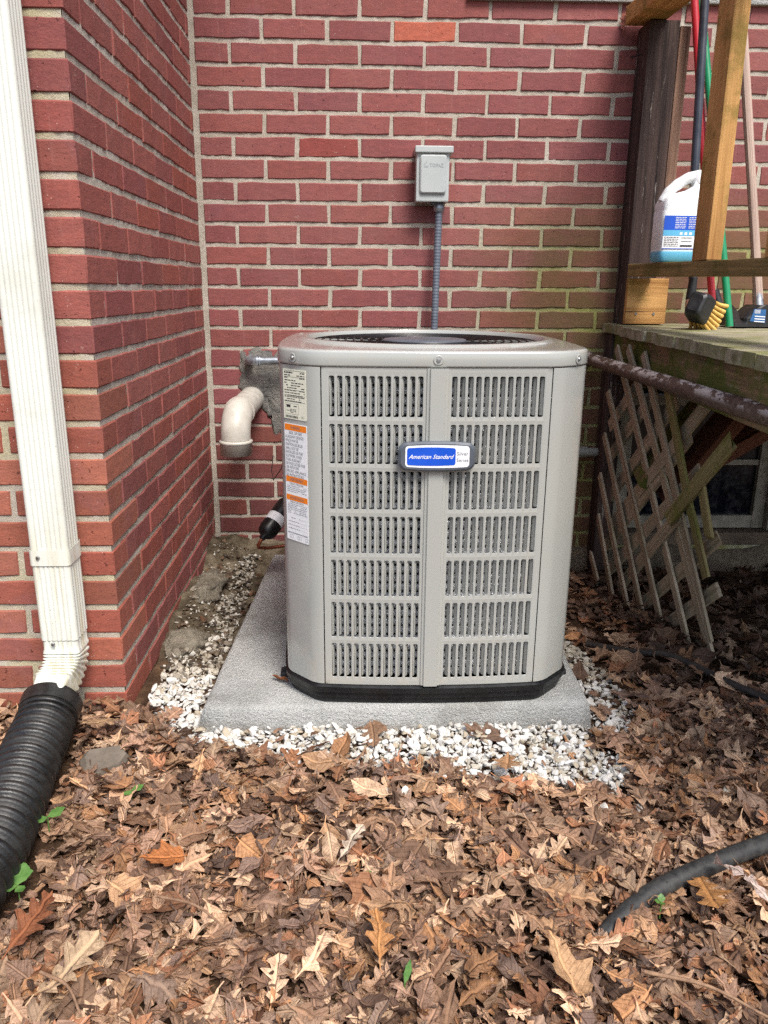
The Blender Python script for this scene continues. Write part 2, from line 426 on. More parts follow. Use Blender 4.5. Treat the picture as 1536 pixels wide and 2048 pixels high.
M['deckwood'] = wood_mat("weathered_deck_board", S(104, 98, 78), S(170, 164, 140), moss=.7, mossc=S(108, 112, 58), ring=24)
M['rimwood'] = wood_mat("stained_rim_joist", S(58, 48, 38), S(150, 126, 94), moss=.8, mossc=S(78, 96, 26), white=.35, ring=20, mosspow=(.40, .52))
M['lattice'] = wood_mat("grey_lattice_lath", S(128, 115, 96), S(190, 177, 154), moss=.25, mossc=S(104, 104, 54), ring=60)
M['lathmoss'] = wood_mat("mossy_lath", S(92, 82, 52), S(160, 148, 104), moss=.75, mossc=S(104, 112, 46), ring=60, white=.3)
M['redwood'] = wood_mat("red_stained_board", S(66, 38, 30), S(124, 82, 64), ring=20)
M['window'] = nmat("flaking_window_paint", S(120, 114, 102), S(166, 160, 148), 30, .6, .5, 120, .002)
M['rust'] = rust_pipe_mat()
M['greywoodpole'] = wood_mat("grey_handle_wood", S(128, 106, 96), S(182, 160, 148), ring=80)

def glass_mat():
    mt, nt, p = newmat("dark_cellar_glass"); k = N(nt)
    n = k.noise(k.pos(), 30, 4, .7)
    k.l(k.ramp(n, [(.4, S(14, 18, 28)), (.75, S(36, 40, 48))]), p.inputs['Base Color'])
    k.l(k.ramp(n, [(.4, .08), (.7, .4)]), p.inputs['Roughness'])
    return mt
M['glass'] = glass_mat()

# ------------------------------------------------------------------ text
def text_polys(s, size, shear=0.0, spacing=1.0, offset=0.0):
    cu = bpy.data.curves.new("t", 'FONT'); cu.body = s; cu.size = size; cu.shear = shear; cu.space_character = spacing
    cu.offset = offset; cu.resolution_u = 2; cu.align_x = 'CENTER'; cu.align_y = 'CENTER'
    ob = bpy.data.objects.new("t", cu); col.objects.link(ob)
    me = bpy.data.meshes.new_from_object(ob)
    v = [tuple(x.co) for x in me.vertices]; f = [tuple(p.vertices) for p in me.polygons]
    bpy.data.objects.remove(ob); bpy.data.curves.remove(cu); bpy.data.meshes.remove(me)
    return v, f
class Flat:
    """2D print laid on a plane: origin + u*x + v*y + n*h"""
    def __init__(s, o, u, v): s.o = Vector(o); s.u = Vector(u).normalized(); s.v = Vector(v).normalized(); s.n = s.u.cross(s.v)
    def P(s, x, y, h): return s.o + s.u*x + s.v*y + s.n*h
    def rect(s, mb, x0, y0, x1, y1, h): mb.add([s.P(x0,y0,h), s.P(x1,y0,h), s.P(x1,y1,h), s.P(x0,y1,h)], [(0,1,2,3)])
    def text(s, mb, t, cx, cy, size, h, shear=0, width=None, spacing=1.0, offset=0.0):
        v, f = text_polys(t, size, shear, spacing, offset)
        if not v: return
        xs = [a[0] for a in v]; w0 = max(xs) - min(xs); c0 = (max(xs) + min(xs)) / 2
        k = 1.0 if width is None or w0 == 0 else width / w0
        mb.add([s.P(cx + (a[0]-c0)*k, cy + a[1], h) for a in v], f)
    def slab(s, mb, loop, h0, h1):
        """closed prism from a 2D loop"""
        mb.loft([[s.P(x, y, h0) for x, y in loop], [s.P(x, y, h1) for x, y in loop]], (True, True))
def rrect(x0, y0, x1, y1, r, n=5):
    L = []
    for cx, cy, a in ((x1-r, y0+r, -PI/2), (x1-r, y1-r, 0), (x0+r, y1-r, PI/2), (x0+r, y0+r, PI)):
        for i in range(n): t = a + PI/2*i/(n-1); L.append((cx + r*math.cos(t), cy + r*math.sin(t)))
    return L

# ================================================================== GROUND
def sm(a, b, x):
    t = min(max((x-a)/(b-a), 0), 1); return t*t*(3-2*t)
rngH = np.random.RandomState(5)
HG = rngH.rand(64, 64)
def vn(x, y):
    xi, yi = math.floor(x), math.floor(y); fx, fy = x-xi, y-yi; fx = fx*fx*(3-2*fx); fy = fy*fy*(3-2*fy)
    a = HG[xi % 64, yi % 64]; b = HG[(xi+1) % 64, yi % 64]; c = HG[xi % 64, (yi+1) % 64]; d = HG[(xi+1) % 64, (yi+1) % 64]
    return (a*(1-fx)+b*fx)*(1-fy) + (c*(1-fx)+d*fx)*fy - .5
def gz(x, y):
    z = 0.018*vn(x*5, y*5) + 0.009*vn(x*17+3, y*17)
    z -= 0.075 * sm(1.12, 1.4, x) * sm(-.75, -.1, y)
    # rubble ridge along the flank wall
    z += (.022*vn(x*30, y*30) + .016*vn(x*61+9, y*57)) * sm(.26, .2, x) * sm(-1.02, -.9, y) if x < .27 else 0
    z += 0.055 * sm(.16, .04, x) * sm(-1.0, -.75, y) * (0.4 + .9*(vn(x*9+7, y*7)+.3)) if x < .2 else 0
    z += 0.02 * sm(.02, -.1, x) * sm(-1.5, -1.25, y)
    z += 0.03 * sm(-.3, -.05, y) * sm(.5, .3, x)
    return z
xs = np.concatenate([[-80, -40, -20, -10, -5, -3, -2, -1.4], np.arange(-1.0, 2.61, .025), [3, 3.6, 5, 8, 15, 30, 60, 80]])
ys = np.concatenate([[-80, -40, -20, -12, -8, -6, -5, -4.2, -3.6], np.arange(-3.2, 0.31, .025), [1, 3, 8, 20, 80]])
b = MB(); nx, ny = len(xs), len(ys)
V = [(x, y, gz(x, y)) for y in ys for x in xs]
F = [(j*nx+i, j*nx+i+1, (j+1)*nx+i+1, (j+1)*nx+i) for j in range(ny-1) for i in range(nx-1)]
b.add(V, F, True)
ground = tag(b.build('ground', M['ground']), 'dark soil ground under the fallen leaves', kind='structure')

# ================================================================== BRICK HOUSE
P = .2127; H = .07010; JO = .013; L_ = 1.2106; X0 = .022
house = empty('brick_house', (0, 0, 0), 'red brick house wall in an inner corner behind the air conditioner', 'house')
rng = random.Random(11)
def mortar_sheet(o, u, v, n, W, Ht, hole=None):
    o, u, v, n = Vector(o), Vector(u), Vector(v), Vector(n); g = .014
    a, c = int(W/g), int(Ht/g); Vv = []; Ff = []
    for j in range(c+1):
        for i in range(a+1):
            x, y = W*i/a, Ht*j/c
            Vv.append(o + u*x + v*y + n*(rng.uniform(-.0014, .0012) + .0012*vn(x*9+3, y*9)))
    for j in range(c):
        for i in range(a):
            if hole:
                cx, cy = W*(i+.5)/a, Ht*(j+.5)/c
                if hole[0] < cx < hole[1] and hole[2] < cy < hole[3]: continue
            q = j*(a+1)+i; Ff.append((q, q+1, q+a+2, q+a+1))
    mb = MB(); mb.add(Vv, Ff, True); return mb
def brick_mesh(l, h, d, seed, back_closed=False):
    """face toward -Y at y=0, body to y=d; centred on x and z"""
    rg = random.Random(seed); bv = rg.uniform(.0018, .0030); pts = []
    nl = 5
    for i in range(nl): pts.append((-l/2 + l*i/(nl-1), -h/2))
    for i in range(nl): pts.append((l/2 - l*i/(nl-1), h/2))
    j = lambda s: rg.uniform(-s, s)
    pts = [(x + j(.0018), z + j(.0020)) for x, z in pts]
    if rg.random() < .5:
        q = rg.randrange(len(pts)); x, z = pts[q]; pts[q] = (x*.985, z*(1 - rg.uniform(.03, .10)))
    outer = [(x, bv + j(.0006), z) for x, z in pts]
    inner = [(x*(1 - 2*bv/l) + j(.0005), j(.0007), z*(1 - 2*bv/h) + j(.0005)) for x, z in pts]
    back = [(x, d, z) for x, z in pts]
    mb = MB(); mb.loft([back, outer]); mb.loft([outer, inner], (False, False), False)
    n = len(inner); mb.add(inner, [(i, i+1, n-2-i, n-1-i) for i in range(nl-1)])
    return mb.mesh('brick')
_bc = {}
def get_brick(l, h=H-JO, var=None):
    key = (round(l, 3), round(h, 4), rng.randrange(9) if var is None else var)
    if key not in _bc:
        me = brick_mesh(key[0], key[1], .035, hash(key) % 9999); me.materials.append(M['brick']); _bc[key] = me
    return _bc[key]
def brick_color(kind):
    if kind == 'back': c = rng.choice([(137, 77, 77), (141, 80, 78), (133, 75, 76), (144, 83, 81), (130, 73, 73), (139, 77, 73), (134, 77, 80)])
    elif kind == 'low': c = rng.choice([(116, 62, 58), (106, 55, 54), (122, 66, 58), (98, 52, 52)])  # bricks low by the inner corner: its shade and dirt put into their colour
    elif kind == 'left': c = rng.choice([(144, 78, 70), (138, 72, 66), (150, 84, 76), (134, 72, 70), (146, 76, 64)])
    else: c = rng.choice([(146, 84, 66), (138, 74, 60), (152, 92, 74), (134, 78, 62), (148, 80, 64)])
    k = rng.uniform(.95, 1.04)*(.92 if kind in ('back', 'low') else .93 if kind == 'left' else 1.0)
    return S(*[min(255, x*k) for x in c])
W_HOLE = (1.50, 2.19, .02, .63)     # cellar window opening under the deck
DX = 4.6
NR = 27                              # courses in view
# rear wall
wall = mortar_sheet((-.03, .0036, -.25), (1,0,0), (0,0,1), (0,-1,0), DX + .03, 3.0, (W_HOLE[0]+.03, W_HOLE[1]+.03, W_HOLE[2]+.25, W_HOLE[3]+.25)).build('wall', M['mortar'], house, (0, 0, 0))
wall['label'] = 'rear brick wall behind the air conditioner'
upper = MB()
def add_upper(x0, x1, zc, axis):
    h2 = (H-JO)/2
    if axis == 'x': upper.box((x0, 0, zc-h2), (x1, .03, zc+h2))
    elif axis == 'y': upper.box((-.03, x0, zc-h2), (0, x1, zc+h2))
    else: upper.box((x0, -L_, zc-h2), (x1, -L_+.03, zc+h2))
for r in range(-3, 40):
    zc = (25.5 - (25 - r))*H + 0.0        # r = 0 is the lowest course above z=0
    zc = (r + .5)*H
    idx = 25 - r                           # course number counted down from the top of the picture
    half = (idx % 2 != 0)
    joints = [.018 - JO/2] + [X0 + (n + (.5 if half else 1.0))*P for n in range(0, 23)]
    for a, c in zip(joints[:-1], joints[1:]):
        x0, x1 = a + JO/2, min(c - JO/2, DX)
        if x1 - x0 < .03: continue
        if W_HOLE[2] - .01 < zc < W_HOLE[3]:
            if x0 > W_HOLE[0] and x1 < W_HOLE[1]: continue
            if x0 < W_HOLE[0] < x1: x1 = W_HOLE[0]
            if x0 < W_HOLE[1] < x1: x0 = W_HOLE[1]
            if x1 - x0 < .03: continue
        if r > NR or r < -1 or x0 > 2.2:
            add_upper(x0, x1, zc, 'x'); continue
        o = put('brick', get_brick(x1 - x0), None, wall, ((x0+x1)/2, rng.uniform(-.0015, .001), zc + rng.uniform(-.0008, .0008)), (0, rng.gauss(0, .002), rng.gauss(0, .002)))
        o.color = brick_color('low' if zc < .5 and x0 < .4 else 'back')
        if r == 25 and x0 < .80 < x1: o.color = S(168, 90, 70)
        if r == 20 and x0 < .4 < x1: o.color = S(130, 62, 58)
# flank wall (faces +X) from the inner corner to the outer corner
JL = .006
wall2 = mortar_sheet((-.0030, -L_+.004, -.25), (0,1,0), (0,0,1), (1,0,0), L_ + .004, 3.0).build('wall', M['mortar'], house, (0, 0, 0))
wall2['label'] = 'flank brick wall left of the concrete slab'
wall3 = mortar_sheet((-1.3, -L_+.0036, -.25), (1,0,0), (0,0,1), (0,-1,0), 1.296, 3.0).build('wall', M['mortar'], house, (0, 0, 0))
wall3['label'] = 'front brick face behind the white downspout'
def corner_mesh(lx, ly, seed):
    mb = MB(); h = (H-JO)/2; mb.box((-lx, 0, -h), (0, ly, h))
    me = mb.mesh('brick'); bm = bmesh.new(); bm.from_mesh(me)
    bmesh.ops.bevel(bm, geom=[e for e in bm.edges], offset=.0028, segments=1, affect='EDGES')
    rg = random.Random(seed)
    for v in bm.verts: v.co += Vector((rg.uniform(-.0008, .0008), rg.uniform(-.0008, .0008), rg.uniform(-.001, .001)))
    bm.to_mesh(me); bm.free(); me.materials.append(M['brick']); return me
CM = {(t, s): corner_mesh(.098 if t else .1997, P - JL if t else .100, s + 10*t) for t in (0, 1) for s in range(4)}
for r in range(-3, 40):
    zc = (r + .5)*H; idx = 25 - r; odd = idx % 2
    first = P if odd else P/2
    # corner brick
    if -2 <= r <= NR:
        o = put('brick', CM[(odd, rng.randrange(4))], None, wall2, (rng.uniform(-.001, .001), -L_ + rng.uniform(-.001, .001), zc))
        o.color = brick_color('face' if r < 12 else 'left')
    else:
        upper.box((-.09, -L_, zc-.028), (0, -L_+.09, zc+.028))
    ysj = [-L_ + first + n*P for n in range(7)]
    for n in range(6):
        y0, y1 = ysj[n] + JL/2 - JL*.5, min(ysj[n+1] - JL*.5 - JL/2, -.006)
        y0 = ysj[n] + JL*0.0
        if y1 - y0 < .03: continue
        if r > NR or r < -1: add_upper(y0, y1, zc, 'y'); continue
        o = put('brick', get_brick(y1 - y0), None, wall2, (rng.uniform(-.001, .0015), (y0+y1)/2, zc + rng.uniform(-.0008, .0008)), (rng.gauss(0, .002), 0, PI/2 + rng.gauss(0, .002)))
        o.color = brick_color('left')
    xe = -.098 if odd else -.1997
    x1 = xe - JO
    while x1 > -1.2:
        x0 = x1 - (P - JO)
        if x1 > -.5 and -2 <= r <= NR:
            o = put('brick', get_brick(x1 - x0), None, wall3, ((x0+x1)/2, -L_ + rng.uniform(-.001, .001), zc), (0, rng.gauss(0, .002), rng.gauss(0, .002)))
            o.color = brick_color('face')
        else: add_upper(x0, x1, zc, 'f')
        x1 = x0 - JO
tag(upper.build('brick', M['brick'], wall, (0, 0, 0)), kind='stuff').color = S(148, 66, 66)
# stone ledge above the top course on the right
mb = MB(); mb.box((.9, -.018, 1.879), (4.6, .03, 1.96)); mb.build('ledge', M['concrete'], house, (1.7, 0, 1.95), bevel=.004)
# eave far above the frame shades the wall top as a real house does
mb = MB(); mb.box((-1.3, -.002, 2.76), (4.6, .5, 2.86)); mb.box((-1.3, -L_-.25, 2.76), (.25, -.004, 2.86)); mb.box((.252, -.25, 2.76), (4.6, -.004, 2.86))
mb.build('soffit', M['white'], house, (0, 0, 2.8))
# dark cement patch round the pipes
pl = [(.128,.765),(.20,.772),(.30,.762),(.34,.70),(.335,.56),(.30,.50),(.262,.452),(.235,.455),(.228,.515),(.19,.555),(.15,.56),(.132,.60),(.112,.635),(.118,.70)]
prg = random.Random(4)
def fill_patch(pl, y0, y1, jag=.004):
    dense = []
    for (a, c), (d, e) in zip(pl, pl[1:] + pl[:1]):
        for t in range(4): dense.append((a + (d-a)*t/4 + prg.uniform(-jag, jag), c + (e-c)*t/4 + prg.uniform(-jag, jag)))
    cx = sum(p[0] for p in dense)/len(dense); cz = sum(p[1] for p in dense)/len(dense); mb = MB()
    rings = [[(x, y0, z) for x, z in dense]]
    for s_, t_ in ((.96, .8), (.75, 1.0), (.45, .9), (.15, 1.0)):
        rings.append([(cx + (x-cx)*s_, y0 + (y1-y0)*t_ + prg.uniform(-.003, .003), cz + (z-cz)*s_) for x, z in dense])
    mb.loft(rings[::-1], (True, False), True); return mb
fill_patch(pl, .003, -.0045, .006).build('cement_patch', M['patch'], house, (.22, 0, .6))
# cellar window
wx0, wx1, wz0, wz1 = 1.56, 2.165, .07, .60
win = MB(); win.box((wx0, .062, wz0), (wx0+.045, .11, wz1)); win.box((wx1-.045, .062, wz0), (wx1, .11, wz1)); win.box((wx0+.045, .064, wz0), (wx1-.045, .11, wz0+.05)); win.box((wx0+.045, .064, wz1-.04), (wx1-.045, .11, wz1))
window = win.build('window', M['window'], house, (1.86, .08, .07))
mb = MB(); mb.box((wx0+.045, .068, .325), (wx1-.045, .10, .347)); mb.build('glazing_bar', M['window'], window, (1.86, .08, .33), bevel=.002)
for (za, zb) in ((wz0+.05, .325), (.347, wz1-.04)):
    mb = MB(); mb.box((wx0+.045, .084, za), (wx1-.045, .088, zb)); mb.build('pane', M['glass'], window, (1.86, .086, za))
mb = MB(); mb.box((W_HOLE[0], .012, .0), (W_HOLE[1], .16, .064)); mb.build('sill', nmat('dirty_sill', S(84, 72, 60), S(124, 108, 92), 20, .95, .8, 120, .006), window, (1.86, .05, .03), bevel=.006)
mb = MB(); mb.box((wx1+.002, .03, wz0), (W_HOLE[1]+.01, .1, wz1)); mb.build('jamb', M['window'], window, (2.18, .06, .3))
mb = MB(); mb.box((W_HOLE[0]-.01, .03, wz0), (wx0-.002, .1, wz1)); mb.build('jamb', M['window'], window, (1.53, .06, .3))
mb = MB(); mb.box((W_HOLE[0]-.02, .16, -.1), (W_HOLE[1]+.02, .3, .8)); mb.build('cellar_void', M['dark'], house, (1.86, .2, .3))
# ragged concrete footing at the foot of the rear wall
ft = MB(); fl = []
for i in range(60):
    x = .02 + 4.5*i/59; z = (.035 if x < .45 else .0) + prg.uniform(-.012, .012); d = -.03 + prg.uniform(-.01, .008)
    fl.append((x, d, z))
ft.loft([[(x, .0, z+.012) for x, d, z in fl], [(x, d*.6, z+.008) for x, d, z in fl], [(x, d, z-.02) for x, d, z in fl], [(x, d-.01, -.2) for x, d, z in fl]], cyclic=False, smooth=True)
ft.build('footing', nmat('dirty_footing', S(84, 74, 60), S(132, 118, 98), 16, .95, 1.0, 120, .01), house, (1, 0, 0))

# ================================================================== CONCRETE PAD
zs = .068
slab = MB(); top = [(.194, -1.290), (1.080, -1.279), (1.108, -.25), (.246, -.235)]; bot = [(.178, -1.302), (1.092, -1.289), (1.13, -.235), (.232, -.215)]
def inset(loop, d, z):
    cx = sum(p[0] for p in loop)/4; cy = sum(p[1] for p in loop)/4
    return [(x + (d if x < cx else -d), y + (d if y < cy else -d), z) for x, y in loop]
def dens(loop, n=26):
    out = []
    for (a, c), (d, e) in zip([(p[0], p[1]) for p in loop], [(p[0], p[1]) for p in loop[1:] + loop[:1]]):
        for t in range(n): out.append((a + (d-a)*t/n, c + (e-c)*t/n))
    return out
loops = []
for src, d, z in ((bot, 0, -.06), (bot, .001, .0), (top, -.004, zs-.016), (top, -.001, zs-.006), (top, .004, zs-.0012), (top, .012, zs), (top, .2, zs+.001), (top, .40, zs)):
    lp = inset(src, d, z); lp = [p[:2] for p in lp]
    loops.append([(x + prg.uniform(-.0012, .0012), y + prg.uniform(-.0012, .0012), z + prg.uniform(-.0006, .0006)) for x, y in dens(lp)])
slab.loft(loops, (False, True), True)
tag(slab.build('concrete_pad', M['concrete'], None, (.65, -.76, 0)), 'grey concrete equipment pad under the air conditioner', 'concrete pad')

# ================================================================== AIR CONDITIONER
AX, AY = .7085, -.949
ac = empty('air_conditioner', (AX, AY, zs), 'taupe louvered outdoor air conditioner standing on the concrete pad', 'air conditioner')
HW = .3405
def bow(x): return -HW + .013*(x/.255)**2
side_pts = [(-.259 + .518*i/16, bow(-.259 + .518*i/16)) for i in range(17)]
def contour(scale=1.0, off=0.0, rc=.011):
    """closed loop of the plan outline, counter-clockwise, rounded where faces meet"""
    pts = []
    for k in range(4):
        c, s = [(1, 0), (0, 1), (-1, 0), (0, -1)][k]
        for x, y in side_pts[0:]: pts.append((x*c - y*s, x*s + y*c))
    # round corners: Chaikin twice limited to chamfer corners
    for _ in range(2):
        new = []
        for i, p in enumerate(pts):
            a, q = pts[i-1], pts[(i+1) % len(pts)]
            v1 = Vector(p) - Vector(a); v2 = Vector(q) - Vector(p)
            if v1.length > 1e-9 and v2.length > 1e-9 and abs(v1.angle(v2)) > .12:
                r1 = min(rc, v1.length*.4); r2 = min(rc, v2.length*.4)
                new.append(tuple(Vector(p) - v1.normalized()*r1)); new.append(tuple(Vector(p) + v2.normalized()*r2))
            else: new.append(p)
        pts = new; rc *= .45
    out = []
    for x, y in pts:
        r = math.hypot(x, y); k = scale + off/r
        out.append((x*k, y*k))
    return out
def acP(x, y, z): return (AX + x, AY + y, z)
zb, zl = .118, .832
# base pan
bp = MB(); c0 = contour(1, -.010); c1 = contour(1, .004); c2 = contour(1, .006); c3 = contour(1, -.004); c4 = contour(1, -.03)
bp.loft([[acP(x, y, z) for x, y in c] for c, z in ((c4, zs+.001), (c0, zs+.001), (c0, zs+.012), (c3, zs+.016), (c3, zb-.020), (c1, zb-.018), (c2, zb-.004), (c3, zb+.001), (c4, zb+.001))], (True, True))
bp.build('base_pan', M['base'], ac, (AX, AY, zs), bevel=0)
for sx in (-1, 1):
    mb = MB(); x0 = AX + sx*.352
    mb.box((min(x0-sx*.03, x0), -1.150, zs+.001), (max(x0-sx*.03, x0), -1.118, zs+.012)); mb.tube([(x0-sx*.010, -1.134, zs+.010), (x0-sx*.010, -1.134, zs+.018)], .006, 8)
    mb.build('hold_down_clip', M['black'], ac, (x0, -1.134, zs), bevel=.002)
# inner dark shell and coil
ci = contour(1, -.075)
mb = MB(); mb.loft([[acP(x, y, z) for x, y in ci] for z in (zb, zl)], (True, True)); mb.build('liner', M['dark'], ac, (AX, AY, zb))
cc = contour(1, -.031); path = [(x, y, 0) for x, y in cc]; tube = MB()
NC = len(path); ring = []
for i in range(NC):
    p = Vector(path[i]); d = (Vector(path[(i+1) % NC]) - Vector(path[i-1])).normalized(); nrm = Vector((d.y, -d.x, 0))
    ring.append([p + nrm*.0085*math.cos(t) + Vector((0, 0, .0085*math.sin(t))) for t in [2*PI*j/8 for j in range(8)]])
ring.append(ring[0]); tube.loft(ring, (False, False), True)
coil_me = tube.mesh('coil_tube'); coil_me.materials.append(M['coil'])
for i in range(34): put('coil_tube', coil_me, None, ac, (AX, AY, zb + .022 + .0207*i))
# louvered side panels: one pressed sheet each, slots punched and lips bent inward
ZR = [.814 - .0988*i for i in range(8)]; SH = .0836; PW = .01645; SW = .0112; NS = 12
def panel_mesh():
    mb = MB(); r = .003
    def B(x, z, d=0.0): return (x, bow(x) + d, z)
    halves = []
    for side in (-1, 1):
        xs_ = [side*(.0265 + PW*i) for i in range(NS+1)]
        halves.append(sorted(xs_))
    for hi, hx in enumerate(halves):
        for ci_ in range(NS):
            xa, xb = hx[ci_], hx[ci_+1]
            for ri in range(7):
                zt = ZR[ri] + .0076; zbm = ZR[ri] - SH - .0076
                xc = (xa+xb)/2; s0, s1 = xc - SW/2, xc + SW/2; z1, z0 = ZR[ri], ZR[ri] - SH
                inner = []; outer = []
                for (cx, cz, a0, ox, oz) in ((s1-r, z0+r, -PI/2, xb, zbm), (s1-r, z1-r, 0, xb, zt), (s0+r, z1-r, PI/2, xa, zt), (s0+r, z0+r, PI, xa, zbm)):
                    for t in (0, .5, 1):
                        an = a0 + PI/2*t; inner.append((cx + r*math.cos(an), cz + r*math.sin(an)))
                    f_ = (a0 in (-PI/2, PI/2))
                    e0 = (cx, oz) if f_ else (ox, cz); e2 = (ox, cz) if f_ else (cx, oz)
                    outer += [e0, (ox, oz), e2]
                # rounded shoulders: slot edge slightly sunk, then lip back
                O = [B(x, z) for x, z in outer]; I = [B(x, z, .0006) for x, z in inner]; Lp = [B(x, z, .0030) for x, z in inner]
                mb.loft([O, I], smooth=False); mb.loft([I, Lp], smooth=True)
                # bent vane from the lip on one long side
                sgn = 1 if hi == 0 else -1; xe = s0 if hi == 0 else s1
                mb.add([B(xe, z0+r, .0030), B(xe, z1-r, .0030), B(xe + sgn*.0034, z1-r, .0065), B(xe + sgn*.0034, z0+r, .0065), B(xe + sgn*.0062, z1-r, .0125), B(xe + sgn*.0062, z0+r, .0125)],
                       [(0,1,2,3),(3,2,4,5)], True)
    zt, zbm = ZR[0] + .0076, ZR[6] - SH - .0076
    T, Bt = zl - .001, zb + .002; E = .236
    allx = sorted(set([round(-E,5), round(E,5)] + [round(x,5) for h in halves for x in h]))
    for a, c in zip(allx[:-1], allx[1:]):
        mb.add([B(a, zt), B(c, zt), B(c, T), B(a, T)], [(0,1,2,3)], True); mb.add([B(a, Bt), B(c, Bt), B(c, zbm), B(a, zbm)], [(0,1,2,3)], True)
    for a, c in ((-E, halves[0][0]), (halves[0][-1], halves[1][0]), (halves[1][-1], E)):
        mb.add([B(a, zbm), B(c, zbm), B(c, zt), B(a, zt)], [(0,1,2,3)], True)
    for e in (-E, E): mb.add([B(e, Bt), B(e, T), B(e, T, .012), B(e, Bt, .012)], [(0,1,2,3)])
    # pressed centre mullion with stepped sides
    prof = [(-.0225, 0), (-.0215, -.003), (-.0165, -.0035), (-.0150, -.0085), (.0150, -.0085), (.0165, -.0035), (.0215, -.003), (.0225, 0)]
    mb.loft([[(x, bow(x) + y - .0006, z) for x, y in prof] for z in (Bt + .001, T - .001)], (True, True), False, cyclic=True)
    return mb
pm = panel_mesh(); pme = pm.mesh('louver_panel'); bm = bmesh.new(); bm.from_mesh(pme); bmesh.ops.remove_doubles(bm, verts=bm.verts, dist=2e-5); bm.to_mesh(pme); bm.free()
pme.materials.append(M['ac'])
front_panel = None
for kk in range(4):
    o = put('louver_panel', pme, None, ac, (AX, AY, 0), (0, 0, kk*PI/2))
    if kk == 0: front_panel = o
# corner panels
cfull = contour(1, 0)
def corner_panel(kk):
    a0 = PI/2*kk - 3*PI/4   # direction of that corner
    pts = []
    for x, y in cfull:
        c, s = math.cos(-(kk*PI/2)), math.sin(-(kk*PI/2)); xr, yr = x*c - y*s, x*s + y*c
        pts.append((xr, yr, x, y))
    sel = [(xr, yr, x, y) for xr, yr, x, y in pts if xr < -.2385 and yr < -.2385]
    sel.sort(key=lambda t: t[0] - t[1])
    c, s = math.cos(kk*PI/2), math.sin(kk*PI/2)
    rt = lambda x, y: (x*c - y*s, x*s + y*c)
    line = [rt(-.330+.0, -.2390)] if False else []
    line = [rt(bow(-.2385), -.2385)] + [(t[2], t[3]) for t in sel] + [rt(-.2385, bow(-.2385))]
    inner0 = rt(bow(-.2385) + .014, -.2385); inner1 = rt(-.2385, bow(-.2385) + .014)
    line = [inner0] + line + [inner1]
    mb = MB(); mb.loft([[acP(x, y, z) for x, y in line] for z in (zb + .002, zl - .001)], (False, False), False, cyclic=False)
    return mb
for kk in range(4):
    mb = corner_panel(kk); o = mb.build('corner_panel', M['ac'], ac, (AX, AY, zb))
    if kk == 0: left_corner = o
    for p in o.data.polygons: p.use_smooth = True
    o.data.set_sharp_from_angle(angle=R(50))
# lid
NA = 144
def polar(loop):
    L = [Vector(p) for p in loop]; out = []
    for j in range(NA):
        t = 2*PI*j/NA; d = Vector((math.cos(t), math.sin(t))); best = 0
        for i in range(len(L)):
            a, b_ = L[i], L[(i+1) % len(L)]; e = b_ - a; den = d.x*e.y - d.y*e.x
            if abs(den) < 1e-9: continue
            rr = (a.x*e.y - a.y*e.x)/den; u = (a.x*d.y - a.y*d.x)/den
            if rr > best and -1e-6 <= u <= 1+1e-6: best = rr
        out.append(best)
    return out
pr = polar(contour(1, 0, .022))
def pl_loop(f, z): return [acP((f(pr[j]))*math.cos(2*PI*j/NA), (f(pr[j]))*math.sin(2*PI*j/NA), z) for j in range(NA)]
lid = MB(); RC = .298
lid.loft([pl_loop(lambda r: r-.006, zl-.001), pl_loop(lambda r: r+.001, zl), pl_loop(lambda r: r+.0035, zl+.002), pl_loop(lambda r: r+.0040, zl+.004), pl_loop(lambda r: r+.0036, zl+.027), pl_loop(lambda r: r+.0026, zl+.0300), pl_loop(lambda r: r+.0002, zl+.0322), pl_loop(lambda r: r-.003, zl+.0330), pl_loop(lambda r: r-.010, zl+.0336),
          pl_loop(lambda r: .55*(r-.010) + .45*(RC+.014), zl+.0345), pl_loop(lambda r: .1*(r-.012)+.9*(RC+.010), zl+.0352), pl_loop(lambda r: RC+.008, zl+.0362), pl_loop(lambda r: RC+.003, zl+.0412), pl_loop(lambda r: RC-.004, zl+.0424), pl_loop(lambda r: RC-.010, zl+.0408), pl_loop(lambda r: RC-.015, zl+.030), pl_loop(lambda r: RC-.015, zl-.05)], (False, False), True)
lid.build('lid', M['ac'], ac, (AX, AY, zl)).data.set_sharp_from_angle(angle=R(38))
mb = MB(); mb.lathe([(.291, zl-.052), (.291, zl-.05)], 48, (AX, AY, 0)); mb.build('fan_well', M['dark'], ac, (AX, AY, zl-.05))
gr = MB()
for i in range(11):
    rr = .098 + .0188*i; gr.tube([acP(rr*math.cos(2*PI*j/64), rr*math.sin(2*PI*j/64), zl+.032) for j in range(65)], .0016, 6, False)
for j in range(16):
    t = 2*PI*j/16; gr.tube([acP(.09*math.cos(t), .09*math.sin(t), zl+.0295), acP(.292*math.cos(t), .292*math.sin(t), zl+.0295)], .0018, 6)
gr.build('fan_grille', M['base'], ac, (AX, AY, zl))
mb = MB(); mb.lathe([(.100, zl+.026), (.102, zl+.031), (.099, zl+.0345), (.06, zl+.036), (.0, zl+.0365)], 48, (AX, AY, 0)); mb.build('motor_cover', M['badge'], ac, (AX, AY, zl+.03))
mb = MB()
for j in range(3):
    t = 2*PI*j/3 + .4; pts = []
    for rr, wd in ((.05, .03), (.15, .07), (.25, .09)):
        pts.append([acP(rr*math.cos(t) - s_*wd*math.sin(t), rr*math.sin(t) + s_*wd*math.cos(t), zl - .02 + s_*.012) for s_ in (-1, 1)])
    mb.loft(pts, cyclic=False)
mb.build('fan_blade', M['dark'], ac, (AX, AY, zl-.02))
